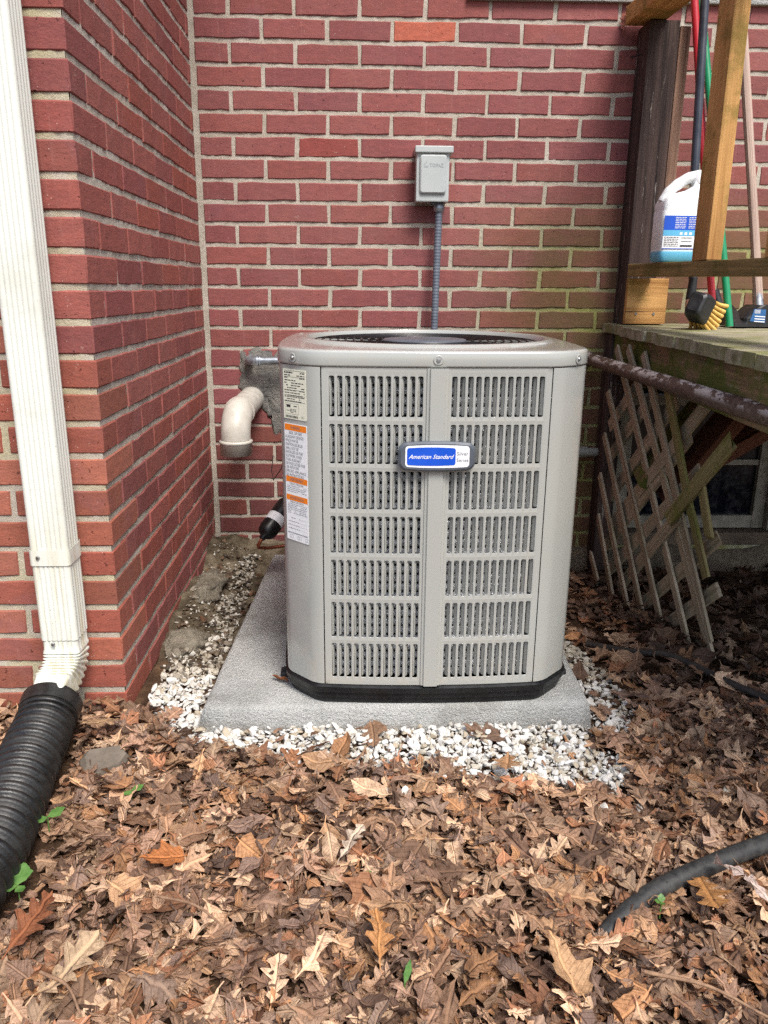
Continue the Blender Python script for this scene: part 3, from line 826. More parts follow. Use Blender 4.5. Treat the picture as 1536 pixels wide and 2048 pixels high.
# lid screws in dimples
fl = .2575
for k_, (x, y, nx_, ny_) in enumerate([(-.2965, -.2965, -.7071, -.7071), (0, -.3450, 0, -1), (.2965, -.2965, .7071, -.7071)]):
    n_ = Vector((nx_, ny_, 0)).normalized(); c = Vector(acP(x, y, zl+.0145)); u = Vector((0,0,1)).cross(n_)
    def disc(mb, r, h, n=14): return [c + n_*h + u*r*math.cos(2*PI*j/n) + Vector((0,0,1))*r*math.sin(2*PI*j/n) for j in range(n)]
    mb = MB(); mb.loft([disc(mb, .0105, .0005), disc(mb, .0095, .0016), disc(mb, .0070, .0008), disc(mb, .0052, .0002)], (False, True), True)
    sdim = mb.build('screw_dimple', M['ac'], ac, c)
    mb = MB(); mb.loft([disc(mb, .0046, .0004), disc(mb, .0046, .0022), disc(mb, .0038, .003)], (False, True), True); mb.loft([disc(mb, .0026, .003, 6), disc(mb, .0026, .0048, 6)], (False, True))
    mb.build('screw', M['steel'], sdim, c)
# badge
BF = Flat((AX, AY + bow(0) - .0095, 0), (1,0,0), (0,0,1))     # n = -Y
bx0, bx1, bz0, bz1 = -.079, .080, .625, .680
def oval(x0, z0, x1, z1, r, sag):
    L = []
    for x, z in rrect(x0, z0, x1, z1, r, 6): L.append((x, z))
    out = []
    n = len(L)
    for i, (x, z) in enumerate(L):
        out.append((x, z))
        nx_ = L[(i+1) % n]
        if abs(nx_[0]-x) > .05:
            for t in (.2, .4, .6, .8): out.append((x + (nx_[0]-x)*t, z + (nx_[1]-z)*t))
    cx, cz, hw = (x0+x1)/2, (z0+z1)/2, (x1-x0)/2
    return [(x, z + (1 if z > cz else -1)*sag*(1 - ((x-cx)/hw)**2)) for x, z in out]
mb = MB(); lo = oval(bx0, bz0, bx1, bz1, .016, .004); li = oval(bx0+.005, bz0+.004, bx1-.005, bz1-.004, .013, .004)
mb.loft([[BF.P(x, z, -.001) for x, z in lo], [BF.P(x, z, .008) for x, z in lo], [BF.P(x, z, .012) for x, z in li]], (True, True), False)
badge = mb.build('badge', M['badge'], ac, BF.P(0, .65, 0))
mb = MB(); mb.loft([[BF.P(x, z, h) for x, z in oval(bx0+.014, bz0+.007, bx1-.013, bz1-.005, .006, .0025)] for h in (.0115, .0126)], (True, True)); mb.build('badge_plate', M['white'], badge, BF.P(0, .65, .012))
mb = MB(); mb.loft([[BF.P(x, z, h) for x, z in oval(bx0+.0175, bz0+.011, .0385, bz1-.009, .004, .0018)] for h in (.0127, .0132)], (True, True)); mb.build('badge_field', M['blue'], badge, BF.P(0, .65, .0127))
mb = MB(); BF.text(mb, 'American Standard', -.0115, .653, .0125, .0137, shear=.45, width=.094, offset=.00012); mb.build('brand_lettering', M['white'], badge, BF.P(0, .65, .0137))
mb = MB(); BF.text(mb, 'Silver', .0530, .6595, .0112, .0131, width=.0235); BF.text(mb, 'Series', .0530, .6460, .0112, .0131, width=.0245); mb.build('series_lettering', M['inkgrey'], badge, BF.P(.05, .65, .0131))
# labels on the left corner panel
ca = Vector(acP(bow(-.259), -.259, 0)); cb = Vector(acP(-.259, bow(-.259), 0))
# chamfer plane as built: between rounded ends
LF = Flat(ca, (cb - ca), (0,0,1))
cl = (cb - ca).length
lw0, lw1 = cl*.5 - .036, cl*.5 + .036
def label(name, z0, z1, mat):
    mb = MB(); LF.slab(mb, rrect(lw0, z0, lw1, z1, .002, 3), .0006, .0012); return mb.build(name, mat, ac, LF.P(lw0, z0, .001))
rate = label('rating_label', .718, .822, M['cream'])
mb = MB(); lr = random.Random(3); cxm = (lw0+lw1)/2; lw = lw1 - lw0
def words(mb, x0, x1, z, h, hh=.0014, fill=.75):
    x = x0
    while x < x1 - .002:
        wd = lr.uniform(.003, .011)
        if lr.random() < fill: LF.rect(mb, x, z-hh/2, min(x+wd, x1), z+hh/2, h)
        x += wd + .0016
LF.rect(mb, lw0+.003, .8185, lw1-.003, .8192, .0014)
words(mb, lw0+.004, lw0+.034, .8150, .0014, .003, .95); words(mb, lw1-.018, lw1-.004, .8150, .0014, .0024)
for i in range(9): words(mb, lw0+.004, lw1-.004, .8095 - .0052*i, .0014, .0018, .68)
for zz in (.806, .779, .768): LF.rect(mb, lw0+.003, zz-.0003, lw1-.003, zz+.0003, .0014)
for i in range(3): words(mb, lw0+.004, lw1-.004, .765 - .0045*i, .0014, .0016, .6)
LF.rect(mb, lw0+.003, .7545, lw1-.003, .7551, .0014)
for a_, b_ in (((lw0+.005, .7505), (lw0+.048, .7509)), ((lw0+.005, .7285), (lw0+.048, .7289)), ((lw0+.005, .7285), (lw0+.0054, .7509)), ((lw0+.0476, .7285), (lw0+.048, .7509))): LF.rect(mb, *a_, *b_, .0014)
LF.rect(mb, lw0+.009, .7425, lw0+.022, .7480, .0014); words(mb, lw0+.024, lw0+.044, .7455, .0014, .0018, .9)
for i in range(3): words(mb, lw0+.009, lw0+.04, .7385 - .003*i, .0014, .0012, .7)
for i in range(22): LF.rect(mb, lw0+.006 + .0018*i, .7205, lw0+.0067 + .0018*i + lr.uniform(0, .0006), .7255, .0014)
LF.text(mb, 'UL', lw1-.012, .7245, .007, .0014)
tag(mb.build('printing', M['ink'], rate, LF.P(cxm, .77, .0014)), kind='stuff')
warn = label('warning_label', .448, .708, M['white'])
for zt, h_ in ((.7065, .0135), (.5925, .0125), (.5515, .0125)):
    mb = MB(); LF.rect(mb, lw0+.0015, zt-h_, lw1-.0015, zt, .0014); mb.build('orange_band', M['orange'], warn, LF.P(cxm, zt, .0014))
mb = MB()
for t, z in (('WARNING', .6995), ('AVERTISSEMENT', .5860), ('ADVERTENCIA', .5452)): LF.text(mb, t, cxm, z, .0095, .0017, width=lw*(.42 if t == 'WARNING' else .62))
lines = ['RISK OF FIRE', 'AUXILIARY DEVICES', 'WHICH MAY BE', 'IGNITION SOURCES', 'SHALL NOT BE', 'INSTALLED IN THE', 'DUCTWORK, OTHER', 'THAN AUXILIARY', 'DEVICES LISTED FOR', 'USE WITH THE', 'SPECIFIC APPLIANCE.', 'SEE INSTRUCTIONS.']
for i, t in enumerate(lines):
    wd = lw*.92*min(1, .052*len(t)); cx = cxm if i == 0 else lw0 + .003 + wd/2
    LF.text(mb, t, cx, .6880 - .0084*i, .0088, .0017, width=wd)
LF.text(mb, "RISQUE D'INCENDIE", cxm, .5765, .0058, .0017, width=lw*.62); LF.text(mb, 'RIESGO DE FUEGO', cxm, .5358, .0058, .0017, width=lw*.6)
for i in range(4): words(mb, lw0+.005, lw1-.004, .5715 - .0040*i, .0017, .0010, .85)
for i in range(6): words(mb, lw0+.005, lw1-.004, .5310 - .0040*i, .0017, .0010, .85)
for i in range(4): words(mb, lw0+.006, lw0+.045, .4995 - .008*i, .0017, .0011, .9); LF.rect(mb, lw0+.046, .4985 - .008*i, lw1-.005, .4988 - .008*i, .0017)
LF.rect(mb, lw0+.003, .4645, lw1-.003, .4660, .0017)
for i in range(3):
    x = lw0 + .010 + i*.026
    for a_ in ((0, .001), (.007, .0085)):
        pass
    LF.rect(mb, x, .4530, x+.0005, .4605, .0017); LF.rect(mb, x+.011, .4530, x+.0115, .4605, .0017); LF.rect(mb, x, .4530, x+.0115, .4534, .0017); LF.rect(mb, x, .4601, x+.0115, .4605, .0017); LF.rect(mb, x+.005, .453, x+.0055, .459, .0017)
tag(mb.build('printing', M['inkgrey'], warn, LF.P(cxm, .58, .0017)), kind='stuff')

# ================================================================== FITTINGS ON THE WALL
# disconnect box
db = empty('electrical_disconnect_box', (.797, -.0, 1.255), 'light grey metal disconnect box screwed to the rear wall above the unit', 'electrical box')
mb = MB(); mb.box((.741, -.080, 1.262), (.851, -.002, 1.418)); mb.build('body', M['boxgrey'], db, (.797, -.04, 1.26), bevel=.004)
mb = MB(); mb.box((.736, -.092, 1.412), (.862, -.001, 1.433)); mb.build('rain_hood', M['boxgrey'], db, (.797, -.04, 1.42), bevel=.003)
mb = MB(); fl_ = Flat((.7975, -.0800, 0), (1,0,0), (0,0,1)); L = rrect(-.0445, 1.287, .0435, 1.406, .009, 5); L2 = rrect(-.0405, 1.291, .0395, 1.402, .007, 5)
mb.loft([[fl_.P(x, z, h) for x, z in l] for l, h in ((L, -.001), (L, .007), (L2, .010))], (True, True)); lidb = mb.build('cover_flap', M['boxgrey'], db, (.797, -.08, 1.35))
mb = MB(); fl_.text(mb, 'TOPAZ', .010, 1.373, .0155, .0106, width=.047, offset=.0004)
mb.add([fl_.P(x, z, .0104) for x, z in ((-.034, 1.367), (-.019, 1.367), (-.016, 1.372), (-.030, 1.372))], [(0,1,2,3)]); mb.add([fl_.P(x, z, .0104) for x, z in ((-.034, 1.374), (-.024, 1.385), (-.021, 1.385), (-.031, 1.374))], [(0,1,2,3)])
bm = None
vv_, ff_ = mb.v, mb.f
mb2 = MB(); mb2.add(vv_, ff_)
mb2.build('embossed_lettering', nmat("box_emboss", S(150, 156, 158), None, 20, .5), lidb, (.797, -.09, 1.37))
mb = MB(); mb.tube([(.800, -.070, 1.2605), (.800, -.070, 1.253)], .006, 10); mb.box((.790, -.075, 1.256), (.811, -.066, 1.2615)); mb.build('hasp', M['dark'], db, (.8, -.07, 1.257))
# conduit (own thing: plugs in under the box, runs down behind the unit)
cd = empty('flexible_conduit', (.818, -.05, .60), 'grey flexible conduit running from the disconnect box down behind the unit', 'conduit')
mb = MB(); mb.lathe([(.016, 1.233), (.0185, 1.240), (.0195, 1.262), (.012, 1.2625)], 20, (.822, -.045, 0)); mb.build('connector', M['galv'], cd, (.822, -.045, 1.25))
mb = MB(); pts = []; rr = []
for i in range(250):
    z = 1.236 - .66*i/249; t = (1.236 - z)/.66
    pts.append((.823 - .010*t*t - .004*math.sin(t*3), -.045 - .03*t, z)); rr.append(.0128 if (i // 2) % 2 else .0119)
mb.tube(pts, rr, 14); mb.build('hose', M['flex'], cd, (.82, -.05, .9))
# pvc vent elbow
pv = empty('pvc_vent_pipe', (.158, 0, .59), 'off white plastic vent pipe elbow turning down from the rear wall', 'pipe')
mb = MB(); r_ = .0445; mb.tube([(.158, .03, .589), (.158, -.33, .589)], r_, 28); mb.build('pipe', M['pvc'], pv, (.158, -.15, .589))
mb = MB(); pts = []
cy, cz, rad = -.325, .525, .064
for i in range(13):
    t = PI/2*i/12; pts.append((.158 - .004*i/12, cy - rad*math.sin(t), cz + rad*math.cos(t)))
pts = [(.158, cy+.012, .589)] + pts + [(.154, cy-rad, .512)]
mb.tube(pts, .0475, 28); mb.tube([(.158, cy+.03, .589), (.158, cy+.006, .589)], [.0495]*2, 28); mb.build('elbow', M['pvc'], pv, (.158, -.36, .55))
mb = MB(); mb.lathe([(.044, .462), (.0505, .463), (.0510, .500), (.0535, .502), (.0535, .508), (.0475, .511)], 28, (.154, cy-rad, 0)); mb.build('coupling', M['pvc'], pv, (.154, cy-rad, .48))
# galvanised conduit elbow
ge = empty('steel_conduit_elbow', (.15, 0, .731), 'galvanised steel conduit elbow leaving the cement patch beside the lid', 'conduit')
mb = MB(); pts = [(.158, .02, .731), (.158, -.03, .731)] + [(.158 + .03*(1-math.cos(t)), -.03 - .03*math.sin(t), .731) for t in [PI/2*i/8 for i in range(1, 9)]]
mb.tube(pts, .0165, 18); mb.build('elbow', M['galv'], ge, (.17, -.05, .731))
mb = MB(); mb.tube([(.186, -.060, .731), (.40, -.060, .733)], .0135, 18); mb.build('tube', M['galv'], ge, (.3, -.06, .731))
mb = MB()
for x in (.188, .197): mb.tube([(x, -.06, .731), (x+.006, -.06, .731)], .0190, 18)
mb.build('lock_nut', M['galv'], ge, (.19, -.06, .731))
# grey conduit stub low on the right
mb = MB(); mb.tube([(.98, -.045, .408), (1.44, -.045, .400)], .0165, 16); mb.tube([(1.36, -.045, .4015), (1.40, -.045, .4008)], .0205, 16)
tag(mb.build('conduit_stub', nmat("grey_pvc", S(132, 136, 130), S(150, 152, 146), 20, .5), None, (1.2, -.045, .4)), 'grey plastic conduit along the wall between the unit and lattice', 'conduit')
# filter drier + copper line
fd = empty('filter_drier', (.27, -.45, .2), 'black canister filter drier with barcode label low behind the unit', 'filter drier')
pA, pB = Vector((.247, -.52, .225)), Vector((.335, -.40, .325)); d_ = (pB - pA).normalized()
mb = MB(); prof = [(0, .0), (.004, .010), (.012, .011), (.020, .022), (.0285, .029), (.04, .0315), (.15, .0315), (.165, .025), (.175, .008)]
mb.tube([pA + d_*(a - .012) for a, r0 in prof], [max(r0, .004) for a, r0 in prof], 22); mb.build('canister', M['base'], fd, pA)
mb = MB(); mb.tube([pA + d_*.055, pA + d_*.085], [.0320, .0320], 24, caps=False); lb = mb.build('paper_label', M['white'], fd, pA)
# bars of the barcode wrap a short arc
mb = MB(); a_ = Vector((0,0,1)); u_ = d_.cross(a_).normalized(); w_ = d_.cross(u_)
for i in range(11):
    t0 = 3.0 + i*.07; t1 = t0 + .035
    q = [pA + d_*s_ + (u_*math.cos(t) + w_*math.sin(t))*.0324 for s_, t in ((.060, t0), (.060, t1), (.080, t1), (.080, t0))]
    mb.add(q, [(0,1,2,3)])
tag(mb.build('barcode', M['ink'], lb, pA), kind='stuff')
mb = MB(); mb.tube([pA - d_*.005, pA - d_*.03 + Vector((0,0,-.006)), pA + Vector((-.018, .01, -.04)), pA + Vector((.01, .03, -.048)), pA + Vector((.12, .05, -.040)), pA + Vector((.22, .06, -.04))], .0055, 10); mb.build('copper_line', M['copper'], fd, pA)
mb = MB(); mb.tube([pA + d_*.16, pB + d_*.05 + Vector((0,0,.01)), pB + Vector((.08, .02, .06))], .006, 10); mb.build('suction_line', M['copper'], fd, pB)
mb = MB(); mb.tube([(.262, -.30, .44), (.256, -.31, .39), (.262, -.32, .36), (.29, -.33, .40), (.31, -.32, .46)], .0016, 6); tag(mb.build('thin_wire', M['dark'], None, (.27, -.31, .4)), 'thin black wire loop hanging by the rear wall above the drier', 'wire')

# ================================================================== DOWNSPOUT AND DRAIN PIPE
ds = empty('downspout', (-.1, -1.27, .1), 'white ribbed metal downspout at the left edge with stained elbow', 'downspout')
def spout_prof(wx, wy, ribs=True, n=9):
    """closed loop, x across the front; front = -Y"""
    hx, hy = wx/2, wy/2; r = .010; L = []
    def edge(x0, y0, x1, y1, nx_, ny_, cnt, amp):
        m_ = cnt*6
        for i in range(m_+1):
            t = i/m_; s_ = -amp*(.5 - .5*math.cos(2*PI*cnt*t))**1.4 if ribs else 0
            L.append((x0 + (x1-x0)*t + nx_*s_, y0 + (y1-y0)*t + ny_*s_))
    def arc(cx, cy, a0):
        for i in range(1, 4): t = a0 + PI/2*i/4; L.append((cx + r*math.cos(t), cy + r*math.sin(t)))
    edge(-hx+r, -hy, hx-r, -hy, 0, -1, 6, .0020); arc(hx-r, -hy+r, -PI/2)
    edge(hx, -hy+r, hx, hy-r, 1, 0, 4, .0020); arc(hx-r, hy-r, 0)
    edge(hx-r, hy, -hx+r, hy, 0, 1, 6, .0020); arc(-hx+r, hy-r, PI/2)
    edge(-hx, hy-r, -hx, -hy+r, -1, 0, 4, .0020); arc(-hx+r, -hy+r, PI)
    return L
DXc, DYc = -.102, -1.2725; WX, WY = .080, .075
pr_ = spout_prof(WX, WY)
mb = MB(); mb.loft([[(DXc + x, DYc + y, z) for x, y in pr_] for z in (2.7, 1.6, .95, .245)], (False, False), True); tu = mb.build('tube', M['spout'], ds, (DXc, DYc, 1.0))
tu.data.set_sharp_from_angle(angle=R(60))
# lower sleeve and crimped elbow swept toward -Y
pn = spout_prof(WX - .004, WY - .004)
mb = MB(); loops = []
for z in (.262, .245, .232, .222): loops.append([(DXc + x, DYc + y, z) for x, y in pn])
pc = spout_prof(WX + .0, WY + .0, ribs=False); pc2 = spout_prof(WX - .007, WY - .007, ribs=False)
Rb = .078; cyy = DYc - Rb; czz = .215
segs = 30
for i in range(segs+1):
    t = R(64)*i/segs; pp = pc if (i // 2) % 2 == 0 else pc2
    ln = []
    for x, y in pp:
        rr = Rb + y; ln.append((DXc + x - .014*(t/R(64))**2, cyy + rr*math.cos(t), czz - rr*math.sin(t)))
    loops.append(ln)
last = loops[-1]; dv = Vector((-.14, -math.sin(R(64)), -math.cos(R(64))))
cen = sum((Vector(p) for p in last), Vector())/len(last)
for s_, k_ in ((.02, .93), (.05, .82)): loops.append([tuple(cen + (Vector(p) - cen)*k_ + dv*s_) for p in last])
mb.loft(loops, (False, False), True); el = mb.build('elbow', M['spout'], ds, (DXc, DYc, .2)); el.data.set_sharp_from_angle(angle=R(40))
mb = MB(); sp = spout_prof(WX + .004, WY + .004, ribs=False)
mb.loft([[(DXc + x*k_, DYc + y*k_, z) for x, y in sp] for z, k_ in ((.418, .99), (.418, 1.006), (.452, 1.006), (.452, .99))], smooth=False); st = mb.build('strap', M['spout'], ds, (DXc, DYc, .43))
for z, x in ((.436, -.022), (.238, -.012)):
    mb = MB(); c = Vector((DXc + x, DYc - WY/2 - .003, z)); mb.tube([c, c + Vector((0, -.003, 0))], [.0048, .0032], 10); mb.build('rivet', M['steel'], ds, c)
# corrugated drain pipe
cp_pts = [(-.122, -1.352, .100), (-.119, -1.40, .086), (-.106, -1.53, .074), (-.086, -1.66, .070), (-.072, -1.80, .070), (-.085, -1.95, .070), (-.13, -2.12, .070), (-.22, -2.32, .070), (-.36, -2.52, .07)]
def spline(pts, n):
    P_ = [Vector(p) for p in pts]; P_ = [2*P_[0]-P_[1]] + P_ + [2*P_[-1]-P_[-2]]; out = []
    for i in range(1, len(P_)-2):
        for k_ in range(n):
            t = k_/n; a, b_, c, d = P_[i-1:i+3]
            out.append(.5*((2*b_) + (c-a)*t + (2*a-5*b_+4*c-d)*t*t + (3*b_-a-3*c+d)*t**3))
    out.append(P_[-2]); return out
raw = spline(cp_pts, 60)
acc = [0]
for a, b_ in zip(raw[:-1], raw[1:]): acc.append(acc[-1] + (b_-a).length)
tot = acc[-1]; pitch = .0240; step = pitch/8; pts = []; rad = []; ii = 0; s_ = 0
while s_ < tot:
    while acc[ii+1] < s_: ii += 1
    t = (s_-acc[ii])/(acc[ii+1]-acc[ii]); pts.append(raw[ii].lerp(raw[ii+1], t))
    ph = (s_ / pitch) % 1.0
    prof_ = .5 - .5*math.cos(2*PI*ph); prof_ = min(1, max(0, (prof_ - .18)/.45))
    rad.append((.0490 + .0130*prof_ if s_ > .01 else .0605)*(1 + .025*vn(s_*9, 4.2)) + .0010*vn(s_*60, 1.5)); s_ += step
dp = empty('drain_pipe', (-.13, -1.375, .05), 'black corrugated plastic drain pipe fed by the white downspout', 'drain pipe')
mb = MB(); mb.tube(pts, rad, 40, caps=False); mb.tube(pts, [r0 - .004 for r0 in rad], 24, caps=False); mb.build('corrugated_pipe', M['corr'], dp, pts[0])
mb = MB(); d0 = (pts[1]-pts[0]).normalized(); mb.tube([pts[0] - d0*.022, pts[0] - d0*.006, pts[0] + d0*.012], [.0645, .0640, .0620], 40, caps=False); mb.build('adapter', M['corr'], dp, pts[0])

# ================================================================== DECK
deck = empty('wooden_deck', (1.6, -.9, .0), 'weathered wooden deck with posts and rails at the right side', 'deck')
zd = .868
def edge_x(y): return 1.432 + (y + .05)*.0742 if y > -.05 else 1.432 + (y+.05)*.0745
nb = 16; bw = .132
for i in range(nb):
    y1 = -.02 - i*bw; y0 = y1 - bw + .009; yc = (y0+y1)/2; xe = edge_x(yc) + rng.uniform(-.010, .008)
    board('deck_board', (xe, yc, zd - .015 + rng.uniform(-.002, 0)), (2.9, yc, zd - .015), bw - .009, .030, M['deckwood'], deck, bevel=.003, rag=.002, seed=i)
ex0, ex1 = edge_x(-.03) + .022, edge_x(-2.1) + .022
board('rim_joist', (ex1+.019, -2.1, .775), (ex0+.019, -.02, .775), .038, .122, M['rimwood'], deck, bevel=.003)
for yj in (-.55, -1.1, -1.65):
    board('joist', (edge_x(yj)+.07, yj, .775), (2.7, yj, .775), .038, .12, M['redwood'], deck)
# wall post, lower post
def vpost(name, x0, x1, y0, y1, z0, z1, mat):
    p0, p1 = ((x0+x1)/2, (y0+y1)/2, z0), ((x0+x1)/2, (y0+y1)/2, z1)
    return board(name, p0, p1, x1-x0, y1-y0, mat, deck, up=(0,1,0), bevel=.004)
post = vpost('post', 1.467, 1.565, -.118, -.006, zd, 1.80, M['postwood'])
vpost('post', 1.567, 1.602, -.116, -.010, zd, 1.785, M['postlight'])
vpost('post', 1.438, 1.50, -.10, -.02, -.12, zd - .033, M['postwood'])
board('kick_block', (1.462, -.142, .946), (1.600, -.142, .946), .022, .150, M['newwood'], deck, bevel=.003)
board('bottom_rail', (1.497, -.165, 1.046), (1.497, -1.75, 1.030), .090, .040, M['greywood'], deck, bevel=.004)
board('top_rail', (1.470, -.03, 1.835), (1.450, -1.75, 1.76), .11, .055, M['newwood'], deck, bevel=.004)
def baluster(y0, y1, x0=1.452, x1=1.492, z0=1.062, z1=1.80, lean=0.0):
    board('baluster', ((x0+x1)/2, (y0+y1)/2, z0), ((x0+x1)/2 + lean, (y0+y1)/2 + .01, z1), x1-x0, y1-y0, M['newwood'], deck, up=(0,1,0), bevel=.003)
baluster(-.775, -.680, z0=1.0615); baluster(-1.165, -1.075, z0=1.0575)
# stair stringers and braces underneath
board('stringer', (1.50, -.55, .36), (1.70, -.62, .70), .04, .13, M['redwood'], deck, up=(0,1,0))
board('stringer', (1.56, -.40, .36), (2.10, -.44, .72), .04, .11, M['redwood'], deck, up=(0,1,0))
board('stringer', (1.44, -.50, .40), (1.60, -.58, .70), .03, .10, M['rimwood'], deck, up=(0,1,0))
for (x, y, z, L2) in ((1.462, -.065, 1.712, .03), (1.462, -.06, 1.262, .03)):
    mb = MB(); mb.tube([(x+.01, y, z+.006), (x-L2, y-.01, z-.007)], .0016, 6); mb.tube([(x-L2, y-.01, z-.007), (x-L2-.002, y-.0105, z-.0075)], .0045, 8); mb.build('nail', M['dark'], deck, (x, y, z))
for (x, z) in ((1.497, .905), (1.558, .905)):
    mb = MB(); mb.tube([(x, -.1535, z), (x, -.156, z)], .0045, 8); mb.build('screw_head', M['steel'], deck, (x, -.154, z))
# small litter on the deck boards
# rusty pipe
mb = MB(); mb.tube([(1.362, .02, .7475), (1.362, -.6, .7475), (1.362, -1.9, .7475)], .0215, 22); mb.tube([(1.362, -.01, .7475), (1.362, -.10, .7475)], .0275, 22)
tag(mb.build('gas_pipe', M['rust'], None, (1.362, -.9, .7475)), 'brown pipe with peeling white paint running along the deck edge', 'pipe')
# lattice
FS= [[[1.405, -0.178, 0.043], [1.409, -0.274, -0.029]], [[1.405, -0.224, 0.204], [1.427, -0.389, -0.042]], [[1.405, -0.205, 0.348], [1.447, -0.514, -0.062]], [[1.405, -0.216, 0.495], [1.461, -0.607, -0.043]], [[1.405, -0.214, 0.647], [1.479, -0.723, -0.03]], [[1.405, -0.27, 0.796], [1.499, -0.851, -0.002]], [[1.405, -0.376, 0.807], [1.513, -0.974, 0.016]], [[1.405, -0.519, 0.799], [1.507, -0.957, 0.061]], [[1.408, -0.689, 0.76], [1.454, -0.866, 0.394]], [[1.453, -0.866, 0.404], [1.48, -0.94, 0.249]], [[1.441, -0.913, 0.525], [1.465, -0.963, 0.365]]]
BS= [[[1.416, -0.163, 0.518], [1.419, -0.396, 0.7]], [[1.416, -0.196, 0.419], [1.423, -0.538, 0.684]], [[1.416, -0.241, 0.283], [1.426, -0.692, 0.683]], [[1.417, -0.258, 0.174], [1.428, -0.881, 0.7]], [[1.416, -0.249, 0.102], [1.437, -0.787, 0.601]], [[1.433, -0.357, -0.02], [1.438, -1.064, 0.64]], [[1.42, -0.274, 0.013], [1.449, -0.843, 0.516]], [[1.453, -0.487, -0.048], [1.476, -0.951, 0.364]], [[1.476, -0.631, -0.055], [1.496, -0.948, 0.215]], [[1.508, -0.839, -0.011], [1.511, -0.896, 0.048]]]
lat = empty('lattice_panel', (1.45, -.5, 0), 'broken grey wooden lattice panel leaning under the deck edge', 'lattice')
nrm = Vector((-.985, .03, -.13))
for i, (a, c) in enumerate(FS):
    board('slat', a, c, .041 if i < 8 else .044, .008, M['lathmoss'] if i >= 8 else M['lattice'], lat, up=nrm, bevel=.001, rag=.006 if i < 8 else .014, seed=40+i)
MB5 = [Vector(BS[5][0]), Vector(BS[5][1])]; BS[5] = [list(MB5[0].lerp(MB5[1], .56)), list(MB5[1])]; BS.append([list(MB5[0]), list(MB5[0].lerp(MB5[1], .60))])
for i, (a, c) in enumerate(BS):
    ox_ = .004 if i == 5 else .024; a = (a[0]+ox_, a[1], a[2]); c = (c[0]+ox_, c[1], c[2])
    board('slat', a, c, .041 if i != 5 else .046, .008, M['lathmoss'] if i == 5 else M['lattice'], lat, up=nrm, bevel=.001, rag=.006 if i not in (5, 7, 8) else .016, seed=70+i)

# ================================================================== THINGS ON THE DECK
# jug on the bottom rail
JX, JY, JZ = 1.512, -.43, 1.0655
jug = empty('cleaner_jug', (JX, JY, JZ), 'white plastic jug with blue label and blue liquid on the deck rail', 'jug')
def jug_mat():
    mt, nt, p = newmat("milky_jug_plastic"); k = N(nt); x, y, z = k.xyz(k.pos())
    k.l(k.ramp(k.smooth(z, JZ+.026, JZ+.034), [(0, S(96, 176, 208)), (1, S(226, 230, 230))]), p.inputs['Base Color'])
    p.inputs['Roughness'].default_value = .35; p.inputs['Subsurface Weight'].default_value = .2; p.inputs['Subsurface Radius'].default_value = (.02, .02, .02)
    return mt
M['jug'] = jug_mat()
mb = MB(); loops = []
for z, cx, hw, hd in ((0, 0, .066, .040), (.006, 0, .072, .045), (.03, 0, .073, .046), (.036, 0, .071, .044), (.04, 0, .073, .046), (.14, 0, .073, .046), (.146, 0, .070, .044), (.162, 0, .073, .046), (.178, .004, .068, .044), (.192, .018, .050, .038), (.200, .032, .032, .030), (.212, .040, .021, .021), (.226, .041, .019, .019)):
    loops.append([(JX + cx + x, JY + y, JZ + z) for x, y in rrect(-hw, -hd, hw, hd, min(hw, hd)*.30, 6)])
mb.loft(loops, (True, True), True); jb = mb.build('body', M['jug'], jug, (JX, JY, JZ))
mb = MB(); pts = spline([(-.062, 0, .168), (-.050, 0, .192), (-.028, 0, .214), (.004, 0, .234), (.036, 0, .242), (.060, 0, .238), (.068, 0, .222), (.062, 0, .200), (.058, 0, .180)], 6)
n_p = len(pts); mb.tube([(JX + p.x, JY + p.y, JZ + p.z) for p in pts], [.0155 + .0007*math.sin(i*1.1) for i in range(n_p)], 14); mb.build('handle', M['jug'], jug, (JX, JY, JZ+.2))
mb = MB(); mb.lathe([(.024, .220), (.0245, .223), (.0245, .244), (.022, .247)], 22, (JX+.041, JY, JZ)); mb.build('cap', M['white'], jug, (JX+.04, JY, JZ+.24))
JF = Flat((JX, JY - .0466, JZ - .010), (1,0,0), (0,0,1))
mb = MB(); JF.rect(mb, -.069, .046, .069, .138, 0); jl = mb.build('label_sheet', M['white'], jug, (JX, JY-.0466, JZ+.09))
mb = MB(); JF.rect(mb, -.069, .098, .069, .138, .0004); JF.rect(mb, -.069, .0455, .069, .0475, .0004); mb.build('blue_field', M['blue'], jl, (JX, JY-.047, JZ+.1))
mb = MB(); JF.rect(mb, -.069, .082, .069, .098, .0004); mb.build('pale_blue_field', nmat("pale_blue_print", S(92, 176, 216), None, 20, .4), jl, (JX, JY-.047, JZ+.09))
mb = MB(); jr = random.Random(9)
def jwords(x0, x1, z, hh=.0016):
    x = x0
    while x < x1:
        wd = jr.uniform(.004, .012); JF.rect(mb, x, z-hh/2, min(x+wd, x1), z+hh/2, .0008); x += wd + .0016
for i in range(7): jwords(-.036, -.004, .133 - .0048*i); jwords(.004, .066, .133 - .0048*i)
for x in (-.02, -.006, .008): JF.rect(mb, x, .085, x+.008, .092, .0008)
tag(mb.build('printing', M['white'], jl, (JX, JY-.047, JZ+.11)), kind='stuff')
mb = MB()
for i in range(6): jwords(-.065, -.022, .078 - .0048*i)
JF.rect(mb, -.014, .066, .018, .0675, .0008); JF.rect(mb, -.014, .076, .018, .0775, .0008); JF.rect(mb, -.016, .052, .020, .057, .0008)
for i in range(14): JF.rect(mb, .028 + .0018*i, .056, .0287 + .0018*i + jr.uniform(0, .0006), .078, .0008)
tag(mb.build('printing', M['ink'], jl, (JX, JY-.047, JZ+.06)), kind='stuff')
